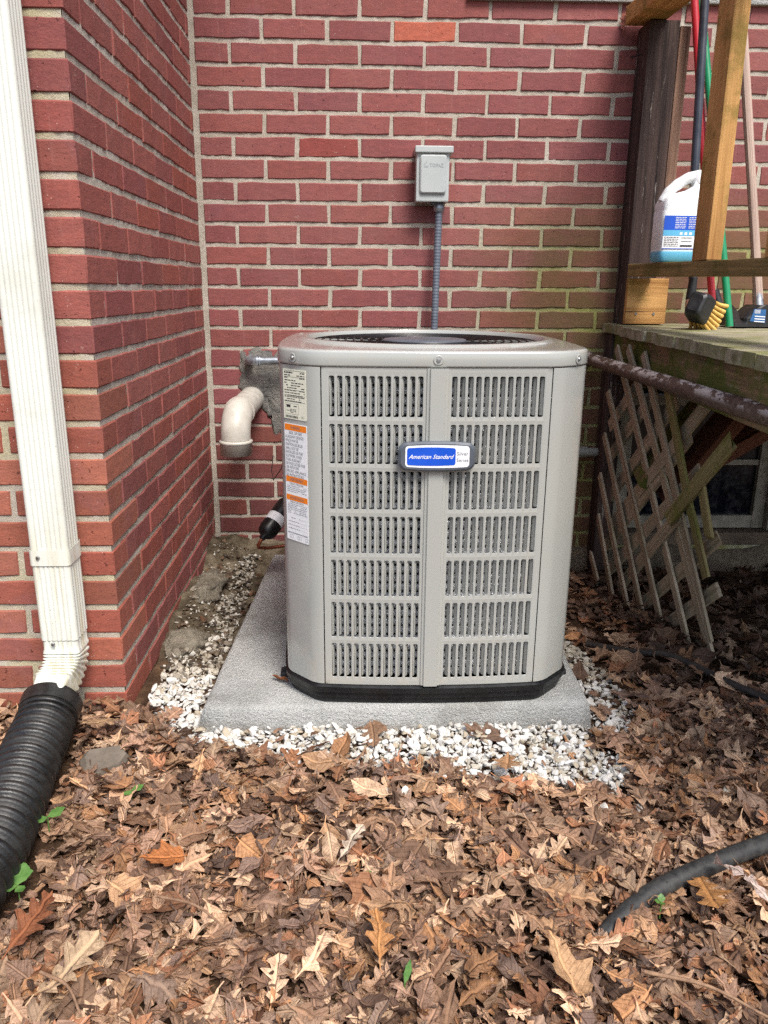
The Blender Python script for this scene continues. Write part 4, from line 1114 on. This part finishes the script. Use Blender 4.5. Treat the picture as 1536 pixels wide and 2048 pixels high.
# scrub brush
br = empty('deck_brush', (1.60, -.40, zd), 'black scrub brush with yellow bristles and black pole on the deck', 'brush')
bc = Vector((1.612, -.42, .922)); bx = Vector((.40, .12, .88)).normalized(); bn = Vector((.90, -.22, -.42)); bn = (bn - bx*bn.dot(bx)).normalized(); by = bn.cross(bx)
rotm = Matrix(((bx.x, by.x, -bn.x), (bx.y, by.y, -bn.y), (bx.z, by.z, -bn.z)))
mb = MB(); mb.loft([[(x, y, z) for x, y in rrect(-.042*k_, -.030*k_, .042*k_, .030*k_, .010, 4)] for z, k_ in ((0, .96), (.006, 1), (.050, .95), (.068, .8), (.074, .6))], (True, True))
mb.build('head', M['black'], br, bc, rot=rotm.to_euler(), local=True)
brm = nmat("yellow_bristle", S(196, 152, 62), S(230, 196, 118), 90, .7, .6, 500, .002)
mb = MB()
for i in range(7):
    for j in range(5):
        x, y = -.036 + .0120*i, -.022 + .0110*j; sp_ = 1.35
        mb.tube([(x, y, .002), (x*1.12, y*1.3, -.03), (x*sp_ + rng.uniform(-.002, .002), y*1.75, -.060 + rng.uniform(-.003, .003))], [.0045, .0055, .0068], 7)
tag(mb.build('bristles', brm, br, bc, rot=rotm.to_euler(), local=True), kind='stuff')
mb = MB(); mb.tube([bc + Vector((-.034, .02, .035)), bc + Vector((-.032, .02, .10))], [.016, .013], 8); mb.build('socket', M['boxgrey'] if False else M['black'], br, bc)
mb = MB(); mb.tube([bc + Vector((-.032, .02, .09)), (1.566, -.385, 1.10), (1.562, -.28, 1.95)], .0125, 16); mb.build('pole', nmat("black_pole", S(40, 44, 54), S(58, 62, 72), 20, .3), br, bc)
def pole(name, label, p0, p1, r0, mat, extra=None):
    t = empty(name, p0, label, 'pole'); mb = MB(); mb.tube([p0, p1], r0, 16); mb.build('handle', mat, t, p0); return t
red = pole('red_pole', 'red metal tool handle leaning on the wall behind the black pole', (1.705, -.30, .876), (1.578, -.13, 1.95), .0115, nmat("red_enamel", S(170, 36, 46), S(186, 46, 56), 10, .28))
grn = pole('green_pole', 'green metal tool handle leaning on the wall right of the jug', (1.722, -.38, .874), (1.599, -.122, 1.95), .0115, nmat("green_enamel", S(18, 120, 78), S(30, 136, 92), 10, .25))
pm_ = empty('push_broom', (1.87, -.28, zd), 'grey wooden handled broom with black head at the right edge', 'broom')
wp0, wp1 = (1.853, -.28, .955), (1.742, -.13, 1.86)
board('handle', wp0, wp1, .026, .026, M['greywoodpole'], pm_, up=(0,1,0), bevel=.010)
mb = MB(); mb.tube([(1.855, -.284, .93), (1.848, -.27, .992)], [.0175, .0155], 14); mb.build('ferrule', M['steel'], pm_, wp0)
mb = MB(); mb.loft([[(x, y, zd + z) for x, y in rrect(1.79 + a_, -.33, 2.02, -.22, .02, 4)] for z, a_ in ((.004, 0.0), (.03, .0), (.062, .030), (.072, .045))], (True, True)); hd = mb.build('head', M['black'], pm_, (1.9, -.28, zd))
mb = MB(); q = [(1.808, -.3325, zd+.022), (1.858, -.3325, zd+.016), (1.856, -.3325, zd+.058), (1.818, -.3325, zd+.060)]; mb.add(q, [(0,1,2,3)]); pl_ = mb.build('label_sheet', nmat('faded_blue_label', S(30, 84, 140), S(48, 104, 156), 60, .5), hd, (1.83, -.33, zd+.03))
mb = MB()
for i in range(12): mb.add([(1.820 + .0016*i, -.3330, zd+.046), (1.8207 + .0016*i, -.3330, zd+.046), (1.8207 + .0016*i, -.3330, zd+.058), (1.820 + .0016*i, -.3330, zd+.058)], [(0,1,2,3)])
for i in range(3): mb.add([(1.822, -.3330, zd+.036-.008*i), (1.856, -.3330, zd+.034-.008*i), (1.856, -.3330, zd+.037-.008*i), (1.822, -.3330, zd+.039-.008*i)], [(0,1,2,3)])
tag(mb.build('printing', M['white'], pl_, (1.83, -.333, zd+.04)), kind='stuff')
# dustpan rim behind the broom
mb = MB(); mb.loft([[(1.755, -.34, zd+.004), (1.80, -.345, zd+.004), (1.81, -.18, zd+.004), (1.765, -.18, zd+.004)], [(1.755, -.34, zd+.012), (1.80, -.345, zd+.012), (1.81, -.18, zd+.075), (1.765, -.18, zd+.075)]], (True, True))
mb.tube([(1.775, -.19, zd+.05), (1.752, -.17, zd+.115)], [.012, .016], 10)
tag(mb.build('dustpan', M['black'], None, (1.78, -.25, zd), bevel=.002), 'black plastic dustpan tucked beside the broom head on the deck', 'dustpan')

# ================================================================== LEAVES
lrng = random.Random(21)
def lobed(lobes, sinus, rnd):
    L = [(0, .012, 0), (.07, .022, 0)]
    for (t, w_, sh), sn in zip(lobes, sinus):
        if rnd: L += [(t - .035, w_*.80, sh*.6), (t + .0, w_, sh), (t + .035, w_*.86, sh)]
        else: L += [(t - .03, w_*.66, sh*.4), (t + .0, w_*.95, sh*.9), (t + .025, w_*.84, sh*1.1)]
        L.append(sn)
    return L + [(1.0, .0, 0)]
OUT = {
 'white_oak': lobed([(.19,.13,.03),(.38,.24,.05),(.60,.29,.06),(.82,.20,.05)], [(.27,.06,.01),(.48,.075,.01),(.70,.09,.01),(.92,.085,.02)], True),
 'red_oak': lobed([(.20,.18,.05),(.42,.32,.08),(.64,.30,.09),(.83,.17,.07)], [(.29,.09,0),(.52,.10,0),(.73,.09,0),(.92,.05,.01)], False),
 'maple': [(0,.01,0),(.05,.13,-.05),(.12,.27,-.03),(.20,.25,.02),(.30,.33,.04),(.40,.44,.10),(.46,.30,.03),(.54,.22,.0),(.62,.26,.04),(.70,.29,.09),(.76,.15,.0),(.85,.13,.03),(.93,.05,0),(1.0,.0,0)],
 'beech': [(0,.01,0),(.08,.10,0),(.18,.19,.0),(.28,.25,.01),(.38,.28,0),(.48,.29,.01),(.58,.28,0),(.68,.25,.01),(.78,.19,0),(.87,.12,.01),(.94,.06,0),(1,.0,0)],
 'shred': [(0,.02,0),(.15,.14,.03),(.35,.18,-.03),(.55,.12,.04),(.75,.16,-.02),(.9,.10,.03),(1,.02,0)],
}
def leaf_geo(kind, seed, curl=1.0, stem=True):
    """unit-length leaf along +Y from the stalk, flat in XY, then curled; returns verts, faces, uv"""
    rg = random.Random(seed); ctrl = OUT[kind]; V = []; UV = []; F = []
    tc = [rg.uniform(.2, .9) for _ in range(2)]; ta = [rg.choice([0, 0, .3, .55]) if kind != 'shred' else 0 for _ in range(2)]
    torn = [(lambda t, c=tc[q], a=ta[q]: 1 - a*max(0, 1 - abs(t - c)/.22)) for q in range(2)]
    ox, oy = rg.uniform(0, 40), rg.uniform(0, 40); side = rg.uniform(-.18, .18)*curl
    rows = []
    for (t, w_, sh) in ctrl:
        row = []
        for s_ in (-1, -.5, 0, .5, 1):
            jw = 1 + rg.uniform(-.16, .16) if abs(s_) == 1 else 1
            jw *= torn[0 if s_ < 0 else 1](t) if s_ else 1
            x = s_*w_*jw; y = t + sh*abs(s_)*(1 if s_ else 0) + (rg.uniform(-.015, .015) if abs(s_) == 1 else 0)
            row.append((x, y))
        rows.append(row)
    a2 = rg.uniform(-1.6, 2.8)*curl; b2 = rg.uniform(-.9, 1.1)*curl; tw = rg.uniform(-.9, .9)*curl; fold = rg.uniform(-.25, .40)*curl
    ph = rg.uniform(0, 6.28); wav = rg.uniform(.01, .05)*curl
    for row in rows:
        for j, (x, y) in enumerate(row):
            u = x; v = y
            z = fold*abs(x) + wav*math.sin(9*y + ph + 5*x) + .10*curl*vn(x*7+ox, y*7+oy) + .05*curl*vn(x*16+oy, y*16+ox)
            x = x + side*(y - .4)**2
            k = a2
            if abs(k) > .05:
                rad_ = 1/k; th = x*k; x2 = rad_*math.sin(th); z += rad_*(1 - math.cos(th))
            else: x2 = x
            yy = y - .5; th = yy*b2*1.2
            if abs(b2) > .05:
                rr = 1/(b2*1.2); y2 = (rr - z)*math.sin(th); z2 = rr - (rr - z)*math.cos(th)
            else: y2, z2 = yy, z
            an = tw*yy; x3 = x2*math.cos(an) - z2*math.sin(an); z3 = x2*math.sin(an) + z2*math.cos(an)
            V.append((x3, y2, z3)); UV.append((u, v, 0))
    for i in range(len(rows)-1):
        for j in range(4):
            a = i*5+j; F.append((a, a+1, a+6, a+5))
    if stem and kind != 'shred':
        n = len(V); p0 = Vector(V[2]); e = p0 + Vector((rg.uniform(-.05, .05), -.13, rg.uniform(-.03, .06))); w_ = .010
        V += [tuple(p0 + Vector((-w_, 0, 0))), tuple(p0 + Vector((w_, 0, 0))), tuple(e + Vector((w_, 0, 0))), tuple(e + Vector((-w_, 0, 0)))]; UV += [(0,0,0)]*4
        F += [(n, n+1, n+2, n+3)]
    zm = min(v[2] for v in V); V = [(x, y, z - zm) for x, y, z in V]
    return np.array(V, dtype=np.float32), F, np.array(UV, dtype=np.float32)
kinds = ['white_oak', 'red_oak', 'white_oak', 'red_oak', 'maple', 'beech', 'red_oak', 'white_oak']
GEO = [leaf_geo(kinds[i % 8], 100+i, [.6, 1.0, 1.4, .8][i % 4]) for i in range(40)]
SHRED = [leaf_geo('shred', 300+i, 1.2) for i in range(12)] + [leaf_geo(['white_oak', 'maple', 'beech'][i % 3], 340+i, 1.2, False) for i in range(6)]
def leaf_mesh(geo, name='leaf'):
    V, F, UV = geo; me = bpy.data.meshes.new(name); me.from_pydata(V.tolist(), [], F); me.update()
    at = me.attributes.new('leafuv', 'FLOAT_VECTOR', 'POINT'); at.data.foreach_set('vector', UV.ravel())
    me.polygons.foreach_set('use_smooth', [True]*len(F)); me.materials.append(M['leaf']); return me
LM = [leaf_mesh(g) for g in GEO]
PAL = [(168, 138, 112), (178, 148, 120), (158, 128, 104), (136, 106, 84), (120, 92, 74), (170, 136, 108), (184, 150, 120), (150, 116, 90), (128, 98, 76), (104, 79, 62), (162, 118, 82), (144, 119, 102), (122, 99, 86), (194, 162, 132), (84, 64, 52), (158, 124, 102), (140, 98, 70), (174, 136, 102), (134, 106, 88), (114, 88, 72), (150, 104, 76)]
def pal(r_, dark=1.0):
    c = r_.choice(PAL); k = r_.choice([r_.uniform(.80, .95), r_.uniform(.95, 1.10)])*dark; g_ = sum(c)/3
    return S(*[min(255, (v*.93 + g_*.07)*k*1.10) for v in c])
def pt_seg(p, a, b_):
    px, py = p; ax, ay = a; bx_, by_ = b_; dx, dy = bx_-ax, by_-ay
    t = max(0, min(1, ((px-ax)*dx + (py-ay)*dy)/(dx*dx+dy*dy))); return math.hypot(px-ax-dx*t, py-ay-dy*t)
def inpoly(p, L):
    x, y = p; c = False; j = len(L)-1
    for i in range(len(L)):
        if (L[i][1] > y) != (L[j][1] > y) and x < (L[j][0]-L[i][0])*(y-L[i][1])/(L[j][1]-L[i][1]) + L[i][0]: c = not c
        j = i
    return c
GF = [(0.039,-1.161),(0.101,-1.296),(0.147,-1.376),(0.333,-1.389),(0.529,-1.448),(0.718,-1.452),(0.755,-1.499),(0.955,-1.525),(1.042,-1.559),(1.123,-1.478),(1.114,-1.414),(1.06,-1.375),(1.067,-1.27),(0.187,-1.27),(0.175,-1.187),(0.179,-0.859),(0.102,-0.858),(0.039,-0.949)]
GL = [(0.108,-0.89),(0.19,-0.859),(0.232,-0.401),(0.248,-0.123),(0.13,-0.12),(0.118,-0.531)]
GR = [(1.09,-0.80),(1.16,-0.78),(1.20,-1.0),(1.215,-1.252),(1.167,-1.357),(1.075,-1.33)]
cpl = [(p.x, p.y) for p in pts] if False else [(v[0], v[1]) for v in cp_pts]
def pipe_d(p): return min(pt_seg(p, a, c) for a, c in zip(cpl[:-1], cpl[1:]))
def allowed(x, y, margin=0.0):
    if x < .03 and y > -L_ - .02: return False
    if y > -.02: return False
    if .16 < x < 1.12 and y > -1.30: return False
    if x <= .2 and y > -1.24: return False
    return True
def leaf_density(x, y):
    """0..1"""
    d = 1.0
    if inpoly((x, y), GF): d *= .035
    if inpoly((x, y), GR): d *= .12
    # bare soil patches in front of the gravel
    d *= 1 - .75*max(0, 1 - math.hypot((x-.86)/.13, (y+1.585)/.06))
    d *= 1 - .7*max(0, 1 - math.hypot((x-.64)/.12, (y+1.70)/.05))
    d *= 1 - .7*max(0, 1 - math.hypot((x-.48)/.08, (y+1.50)/.05))
    d *= 1 - .6*max(0, 1 - math.hypot((x-.50)/.08, (y+1.87)/.05))
    return d
# bulk litter
bv_, bf_, bt_, buv = [], [], [], []
vcount = 0
def emit(geo, loc, size, rot, color):
    global vcount
    V, F, UV = geo; Mx = np.array(Euler(rot).to_matrix(), dtype=np.float32)
    bv_.append(V @ Mx.T * size + np.array(loc, dtype=np.float32)); bf_.extend([tuple(i + vcount for i in f) for f in F])
    bt_.append(np.tile(np.array(color, dtype=np.float32), (len(V), 1))); buv.append(UV); vcount += len(V)
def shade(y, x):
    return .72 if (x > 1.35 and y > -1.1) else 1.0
def place(n, xr, yr, smin, smax, zmin, zmax, tilt, geos, keep=1.0):
    k = 0; tries = 0
    while k < n and tries < n*6:
        tries += 1
        x, y = lrng.uniform(*xr), lrng.uniform(*yr)
        if not allowed(x, y) or lrng.random() > leaf_density(x, y)*keep: continue
        s_ = lrng.uniform(smin, smax)
        pd = pipe_d((x, y))
        if pd < .055 + s_*.25: continue
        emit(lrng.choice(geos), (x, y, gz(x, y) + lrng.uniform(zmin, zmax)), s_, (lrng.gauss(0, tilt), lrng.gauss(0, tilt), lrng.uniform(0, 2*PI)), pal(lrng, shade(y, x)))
        k += 1
place(2200, (-.5, 1.75), (-2.35, -1.05), .03, .06, 0, .022, .35, SHRED)
place(1500, (-.6, 1.8), (-2.45, -1.2), .07, .105, .002, .018, .22, GEO)
place(1000, (-.5, 1.75), (-2.35, -1.2), .055, .095, .008, .028, .38, GEO)
place(900, (1.1, 2.6), (-1.6, -.03), .06, .105, .0, .022, .28, GEO)
place(300, (1.1, 1.5), (-1.4, -.3), .03, .05, .0, .016, .3, SHRED)
place(1100, (-2.2, 3.0), (-4.6, -2.3), .07, .11, .0, .03, .3, GEO)
place(260, (-1.2, -.02), (-1.9, -1.24), .06, .105, .004, .04, .35, GEO)
place(70, (-.02, .20), (-1.42, -1.24), .05, .10, .01, .045, .45, GEO)
place(1500, (-.4, 1.6), (-2.3, -1.22), .03, .062, .012, .030, .32, SHRED)
# crumbs: tiny bits of leaf filling the gaps
place(5200, (-.3, 1.6), (-2.25, -1.25), .010, .028, .004, .034, .4, SHRED)
STRIP = True
for _ in range(150):
    x, y = lrng.uniform(.03, .21), lrng.uniform(-.98, -.08)
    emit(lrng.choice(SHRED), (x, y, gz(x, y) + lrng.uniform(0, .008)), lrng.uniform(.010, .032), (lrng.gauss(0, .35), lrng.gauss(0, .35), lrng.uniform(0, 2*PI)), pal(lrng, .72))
Vall = np.concatenate(bv_); me = bpy.data.meshes.new('leaf_litter'); me.from_pydata(Vall.tolist(), [], bf_); me.update()
at = me.attributes.new('tint', 'FLOAT_COLOR', 'POINT'); at.data.foreach_set('color', np.concatenate(bt_).ravel())
at = me.attributes.new('leafuv', 'FLOAT_VECTOR', 'POINT'); at.data.foreach_set('vector', np.concatenate(buv).ravel())
me.polygons.foreach_set('use_smooth', [True]*len(me.polygons)); me.materials.append(M['litter'])
lit = bpy.data.objects.new('leaf_litter', me); link(lit); tag(lit, 'thick brown litter of fallen oak leaves covering the ground', 'leaf litter', kind='stuff')
# the topmost, largest leaves one by one
nleaf = 0; tries = 0; used = []
while nleaf < 270 and tries < 9000:
    tries += 1
    if lrng.random() < .84: x, y = lrng.uniform(-.12, 1.4), lrng.uniform(-2.12, -1.28)
    else: x, y = lrng.uniform(1.15, 1.75), lrng.uniform(-1.4, -.75)
    if not allowed(x, y) or lrng.random() > leaf_density(x, y)**1.5: continue
    if pipe_d((x, y)) < .085: continue
    if any((x-a)**2 + (y-c)**2 < .036**2 for a, c in used): continue
    used.append((x, y))
    o = put('leaf', LM[lrng.randrange(40)], None, ground, (x, y, gz(x, y) + lrng.uniform(.016, .028)), (lrng.gauss(0, .22), lrng.gauss(0, .22), lrng.uniform(0, 2*PI)))
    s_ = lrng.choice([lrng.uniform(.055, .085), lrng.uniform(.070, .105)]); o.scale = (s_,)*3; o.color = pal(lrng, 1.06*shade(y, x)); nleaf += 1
# leaves one can name
def single(name, x, y, z, size, kind, seed, curl, rot, color, label, group=None):
    me = leaf_mesh(leaf_geo(kind, seed, curl)); me.name = name
    o = put(name, me, None, None, (x, y, z), rot); o.scale = (size,)*3; o.color = S(*color)
    return tag(o, label, 'leaf', group)
single('fallen_leaf', .212, -1.755, .052, .075, 'maple', 1, .35, (.25, .0, 1.9), (176, 112, 66), 'bright orange leaf lying flat among the brown leaves near the drain pipe')
single('fallen_leaf', .050, -1.893, .056, .095, 'red_oak', 2, .8, (.5, .2, -.5), (132, 82, 54), 'rust brown leaf at the lower left beside the drain pipe')
single('fallen_leaf', 1.105, -1.855, .058, .118, 'white_oak', 3, .35, (.25, .05, 3.0), (168, 122, 76), 'large tan many-lobed oak leaf beside the thin black pipe')
single('fallen_leaf', 1.165, -1.850, .064, .105, 'white_oak', 14, 1.3, (.2, .4, .8), (190, 172, 164), 'pale pinkish leaf right of the large tan lobed leaf')
single('fallen_leaf', .839, -1.995, .056, .095, 'maple', 5, 1.2, (.45, .3, .4), (184, 148, 112), 'folded light tan leaf at the bottom edge right of centre')
single('fallen_leaf', .536, -1.729, .056, .075, 'white_oak', 6, .9, (.35, -.2, -.7), (196, 178, 158), 'small pale cream leaf in the middle of the leaf litter')
single('fallen_leaf', .000, -1.385, .085, .11, 'red_oak', 7, .5, (.4, .1, 2.6), (166, 136, 104), 'tan oak leaf between the drain pipe and the gravel')
single('fallen_leaf', .575, -1.930, .052, .080, 'red_oak', 8, 1.0, (.4, .3, .15), (176, 126, 80), 'orange tan leaf standing up near the bottom centre')
single('fallen_leaf', .140, -1.985, .058, .115, 'white_oak', 9, .9, (.2, .0, -.6), (182, 156, 126), 'pale forked oak leaf near the lower left corner')
single('fallen_leaf', .850, -1.498, .050, .10, 'red_oak', 10, .5, (.25, .1, 2.9), (170, 132, 98), 'light brown oak leaf on the edge of the white gravel')
single('fallen_leaf', .358, -1.176, zs + .006, .045, 'shred', 11, 1.2, (.1, .1, 1.2), (128, 80, 50), 'small curled brown leaf on the bare top of the concrete pad')
single('wall_leaf', 1.415, -.006, 1.825, .060, 'white_oak', 12, .5, (-PI/2 + PI, 0, 0), (166, 104, 92), 'dried reddish leaf clinging to the rear wall left of the post')

# ================================================================== GRAVEL
grng = random.Random(33)
def stone_geo(seed):
    rg = random.Random(seed); bm = bmesh.new()
    fx, fy, fz = rg.uniform(.8, 1.35), rg.uniform(.55, .95), rg.uniform(.35, .62)
    for _ in range(13):
        d = Vector((rg.gauss(0,1), rg.gauss(0,1), rg.gauss(0,1))).normalized()*rg.uniform(.82, 1.0)
        bm.verts.new((d.x*fx*.5, d.y*fy*.5, d.z*fz*.5))
    r_ = bmesh.ops.convex_hull(bm, input=bm.verts)
    bmesh.ops.delete(bm, geom=[v for v in bm.verts if not v.link_faces], context='VERTS')
    bmesh.ops.bevel(bm, geom=list(bm.edges), offset=.035, segments=1, affect='EDGES')
    me = bpy.data.meshes.new('stone'); bm.to_mesh(me); bm.free()
    V = np.array([v.co[:] for v in me.vertices], dtype=np.float32); F = [tuple(p.vertices) for p in me.polygons]
    me.materials.append(M['stone']); return me, V, F
SG = [stone_geo(i) for i in range(16)]
def stone_col(x, y):
    c = grng.choice([(208, 207, 203), (200, 198, 193), (214, 213, 210), (190, 186, 178), (178, 172, 158), (202, 199, 192), (170, 158, 138), (206, 203, 196)])
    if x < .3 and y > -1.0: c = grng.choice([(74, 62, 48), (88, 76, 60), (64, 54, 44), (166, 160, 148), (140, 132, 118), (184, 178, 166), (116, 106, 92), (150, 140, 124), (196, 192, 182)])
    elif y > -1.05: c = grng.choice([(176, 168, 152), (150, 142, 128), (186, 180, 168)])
    return S(*c)
gv, gf, gt = [], [], []; gcount = 0; cand = []
def scatter(poly, n, smin, smax, z0, z1):
    x0, x1 = min(p[0] for p in poly), max(p[0] for p in poly); y0, y1 = min(p[1] for p in poly), max(p[1] for p in poly); k = 0
    for _ in range(n*8):
        if k >= n: break
        x, y = grng.uniform(x0, x1), grng.uniform(y0, y1)
        if not inpoly((x, y), poly): continue
        if .18 < x < 1.10 and y > -1.285: continue
        if x < .012 and y > -L_: continue
        cand.append((x, y, gz(x, y) + grng.uniform(z0, z1), grng.uniform(smin, smax))); k += 1
scatter(GF, 1900, .012, .022, .000, .010); scatter(GF, 900, .016, .031, .006, .018); scatter(GF, 900, .005, .011, .0, .014)
scatter(GL, 520, .010, .026, .0, .012); scatter(GR, 260, .012, .028, .0, .010); scatter(GR, 60, .02, .034, .006, .014); scatter(GR, 200, .005, .010, .0, .01)
CH = [(.02,-.98),(.19,-.98),(.24,-.12),(.02,-.12)]
scatter(CH, 700, .005, .016, -.002, .006)
scatter(CH, 40, .02, .034, -.004, .004)
ring_pts = [(-.02+.1, -1.42), (.60, -1.53), (.64, -1.54), (.615, -1.545), (.72, -1.50), (.80, -1.53), (.83, -1.545), (1.16, -1.52), (1.09, -1.60), (1.28, -1.56), (.33, -1.43), (.42, -1.44), (.70, -1.49), (1.02, -1.60)]
for x, y in ring_pts: cand.append((x, y, gz(x, y) + .022, grng.uniform(.024, .036)))
order = sorted(range(len(cand)), key=lambda i: -(cand[i][3] + .4*(cand[i][2]) - .01*(cand[i][1] > -1.1)))
big = set(order[:290])
for i, (x, y, z, s_) in enumerate(cand):
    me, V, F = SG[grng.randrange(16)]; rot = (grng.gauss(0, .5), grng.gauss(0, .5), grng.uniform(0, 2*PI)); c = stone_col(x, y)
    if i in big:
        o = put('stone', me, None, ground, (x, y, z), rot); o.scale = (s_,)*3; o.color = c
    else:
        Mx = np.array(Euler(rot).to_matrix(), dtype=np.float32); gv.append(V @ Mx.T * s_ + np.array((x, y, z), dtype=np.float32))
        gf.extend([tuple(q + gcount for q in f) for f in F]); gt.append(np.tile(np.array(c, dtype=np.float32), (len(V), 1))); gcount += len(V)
me = bpy.data.meshes.new('gravel'); me.from_pydata(np.concatenate(gv).tolist(), [], gf); me.update()
at = me.attributes.new('tint', 'FLOAT_COLOR', 'POINT'); at.data.foreach_set('color', np.concatenate(gt).ravel()); me.materials.append(M['gravel'])
go = bpy.data.objects.new('gravel', me); link(go); tag(go, 'white crushed stone gravel around the concrete pad', 'gravel', kind='stuff')

# ================================================================== SMALL THINGS ON THE GROUND
# spilled concrete lumps against the flank wall
def lump(x, y, z, sx, sy, sz, seed, label):
    bm = bmesh.new(); bmesh.ops.create_icosphere(bm, subdivisions=4, radius=1)
    for v in bm.verts:
        p = v.co.copy(); k_ = 1 + .55*vn(p.x*1.7+seed, p.y*1.7+p.z*1.3) + .25*vn(p.x*5+seed, p.y*5+p.z*4) + .10*vn(p.x*14+seed, p.y*13-p.z*11)
        v.co = Vector((p.x*sx*k_, p.y*sy*k_, (max(p.z, -.5)*k_)*sz))
    me = bpy.data.meshes.new('concrete_lump'); bm.to_mesh(me); bm.free(); me.polygons.foreach_set('use_smooth', [True]*len(me.polygons))
    return tag(put('concrete_lump', me, LUMP, None, (x, y, z)), label, 'concrete lump')
LUMP = nmat('spilled_concrete', S(98, 90, 76), S(150, 142, 126), 34, .95, 1.0, 110, .012)
lump(.062, -.845, .016, .058, .095, .036, 3, 'pale lump of spilled concrete nearest the gravel by the flank wall')
lump(.060, -.50, .040, .050, .135, .036, 8, 'long pale concrete lump farther back along the flank wall')
# half buried brick paver right of the pad
mb = MB(); mb.box((-.075, -.052, -.03), (.075, .052, .03)); pav = mb.build('brick_paver', nmat("muddy_brick", S(96, 70, 56), S(136, 104, 86), 30, .9, .8, 200, .004), None, (1.118, -1.358, .006), bevel=.006, rot=(R(3), R(-4), R(-4)))
tag(pav, 'muddy brown brick half buried at the right front corner of the pad', 'brick')
mb = MB(); mb.loft([[(x*.05*k_ + .008*math.sin(i*2.1), y*.035*k_, z) for i, (x, y) in enumerate([(-1,-.6),(-.3,-1),(.7,-.8),(1,0),(.6,.9),(-.5,1),(-1,.4)])] for z, k_ in ((-.03, 1), (.012, 1), (.024, .8))], (True, True))
tag(mb.build('flat_rock', nmat("grey_rock", S(84, 76, 66), S(120, 110, 98), 20, .8, .5, 90, .004), None, (.022, -1.452, .030), bevel=.003, rot=(.3, .1, .5), local=True), 'flat dark grey rock under leaves beside the drain pipe', 'rock')
# thin black irrigation pipe in two visible lengths
mb = MB(); mb.tube(spline([(.90, -1.925, .000), (.96, -1.882, .026), (1.03, -1.838, .040), (1.125, -1.797, .048), (1.272, -1.741, .054), (1.5, -1.66, .050), (1.9, -1.5, .04)], 6), .0155, 18)
tag(mb.build('irrigation_pipe', nmat("dull_black_poly", S(30, 31, 33), S(60, 60, 58), 60, .6, .3, 150, .002), None, (1.1, -1.8, .03)), 'thin black pipe emerging from the leaves at the lower right', 'pipe')
mb = MB(); mb.tube(spline([(1.20, -.86, .012), (1.30, -.955, .032), (1.395, -.985, .034), (1.50, -1.16, .034), (1.62, -1.30, .03)], 5), .009, 10)
tag(mb.build('branch', nmat("dark_bark", S(38, 34, 32), S(66, 58, 52), 60, .85, .7, 150, .004), None, (1.35, -1.0, .02)), 'dark stick lying in the leaves before the lattice', 'stick')
bark = nmat("twig_bark", S(108, 80, 60), S(160, 128, 100), 60, .8, .5, 200, .003)
for i, (a, c, r0, lb) in enumerate([((.225, -1.845, .055), (.345, -1.915, .058), .0026, 'thin brown twig lying across leaves left of centre'), ((.95, -2.012, .062), (1.09, -2.085, .060), .0032, 'brown twig at the bottom edge right of centre'), ((.99, -1.86, .060), (1.05, -1.775, .085), .0030, 'short bent twig crossing the thin black pipe'), ((.10, -1.99, .060), (.175, -2.05, .050), .0028, 'small twig near the lower left corner')]):
    m_ = Vector(a).lerp(Vector(c), .5) + Vector((.008, .006, .006)); mb = MB(); mb.tube(spline([a, m_, c], 5), [r0*(1 - .04*j) for j in range(11)], 7)
    tag(mb.build('twig', bark, None, a), lb, 'twig')
# green sprouts
gmat = nmat("fresh_green_leaf", S(64, 104, 44), S(96, 132, 66), 60, .5, .3, 90, .002)
def sprout(x, y, z, leaves, label, wide=1.45):
    t = empty('green_sprout', (x, y, z - .03), label, 'plant')
    mb = MB(); mb.tube([(x, y, z-.03), (x, y, z+.002)], .0012, 6); mb.build('stem', gmat, t, (x, y, z))
    for (dx, dy, dz, s_, a_, tl) in leaves:
        V, F, UV = leaf_geo('beech', 77, .25, False); me = bpy.data.meshes.new('leaf'); W = V.copy(); W[:, 0] *= wide; W[:, 1] += .5; W[:, 2] -= .05
        me.from_pydata(W.tolist(), [], F); me.update(); me.polygons.foreach_set('use_smooth', [True]*len(F)); me.materials.append(gmat)
        o = put('leaf', me, None, t, (x+dx, y+dy, z+dz), (tl, 0, a_)); o.scale = (s_,)*3
sprout(.105, -1.552, .040, [(0, 0, .001, .024, -1.0, .15), (0, 0, .001, .020, 2.6, .1)], 'tiny two-leaved green sprout right of the drain pipe')
sprout(-.014, -1.660, .064, [(0, 0, .001, .032, -.9, .2), (0, 0, .001, .028, 2.2, .1)], 'green two-leaved sprout touching the drain pipe')
sprout(-.006, -1.812, .050, [(0, 0, .002, .040, .1, .3), (0, 0, .001, .028, 1.9, .1), (0, 0, .0, .02, -2.4, .1)], 'larger bright green sprout at the left edge')
sprout(.548, -1.778, .030, [(0, 0, .001, .022, -1.3, .1)], 'single green leaf blade near the middle of the litter', .8)
sprout(.612, -2.000, .036, [(0, 0, .001, .036, -.3, .25)], 'green leaf blade at the bottom edge of the litter', .5)
sprout(1.027, -1.875, .052, [(0, 0, .001, .014, -.3, .5), (0, 0, .0, .012, 1.4, .4), (0, 0, .002, .012, 3.0, .4)], 'small green moss sprig below the thin black pipe')
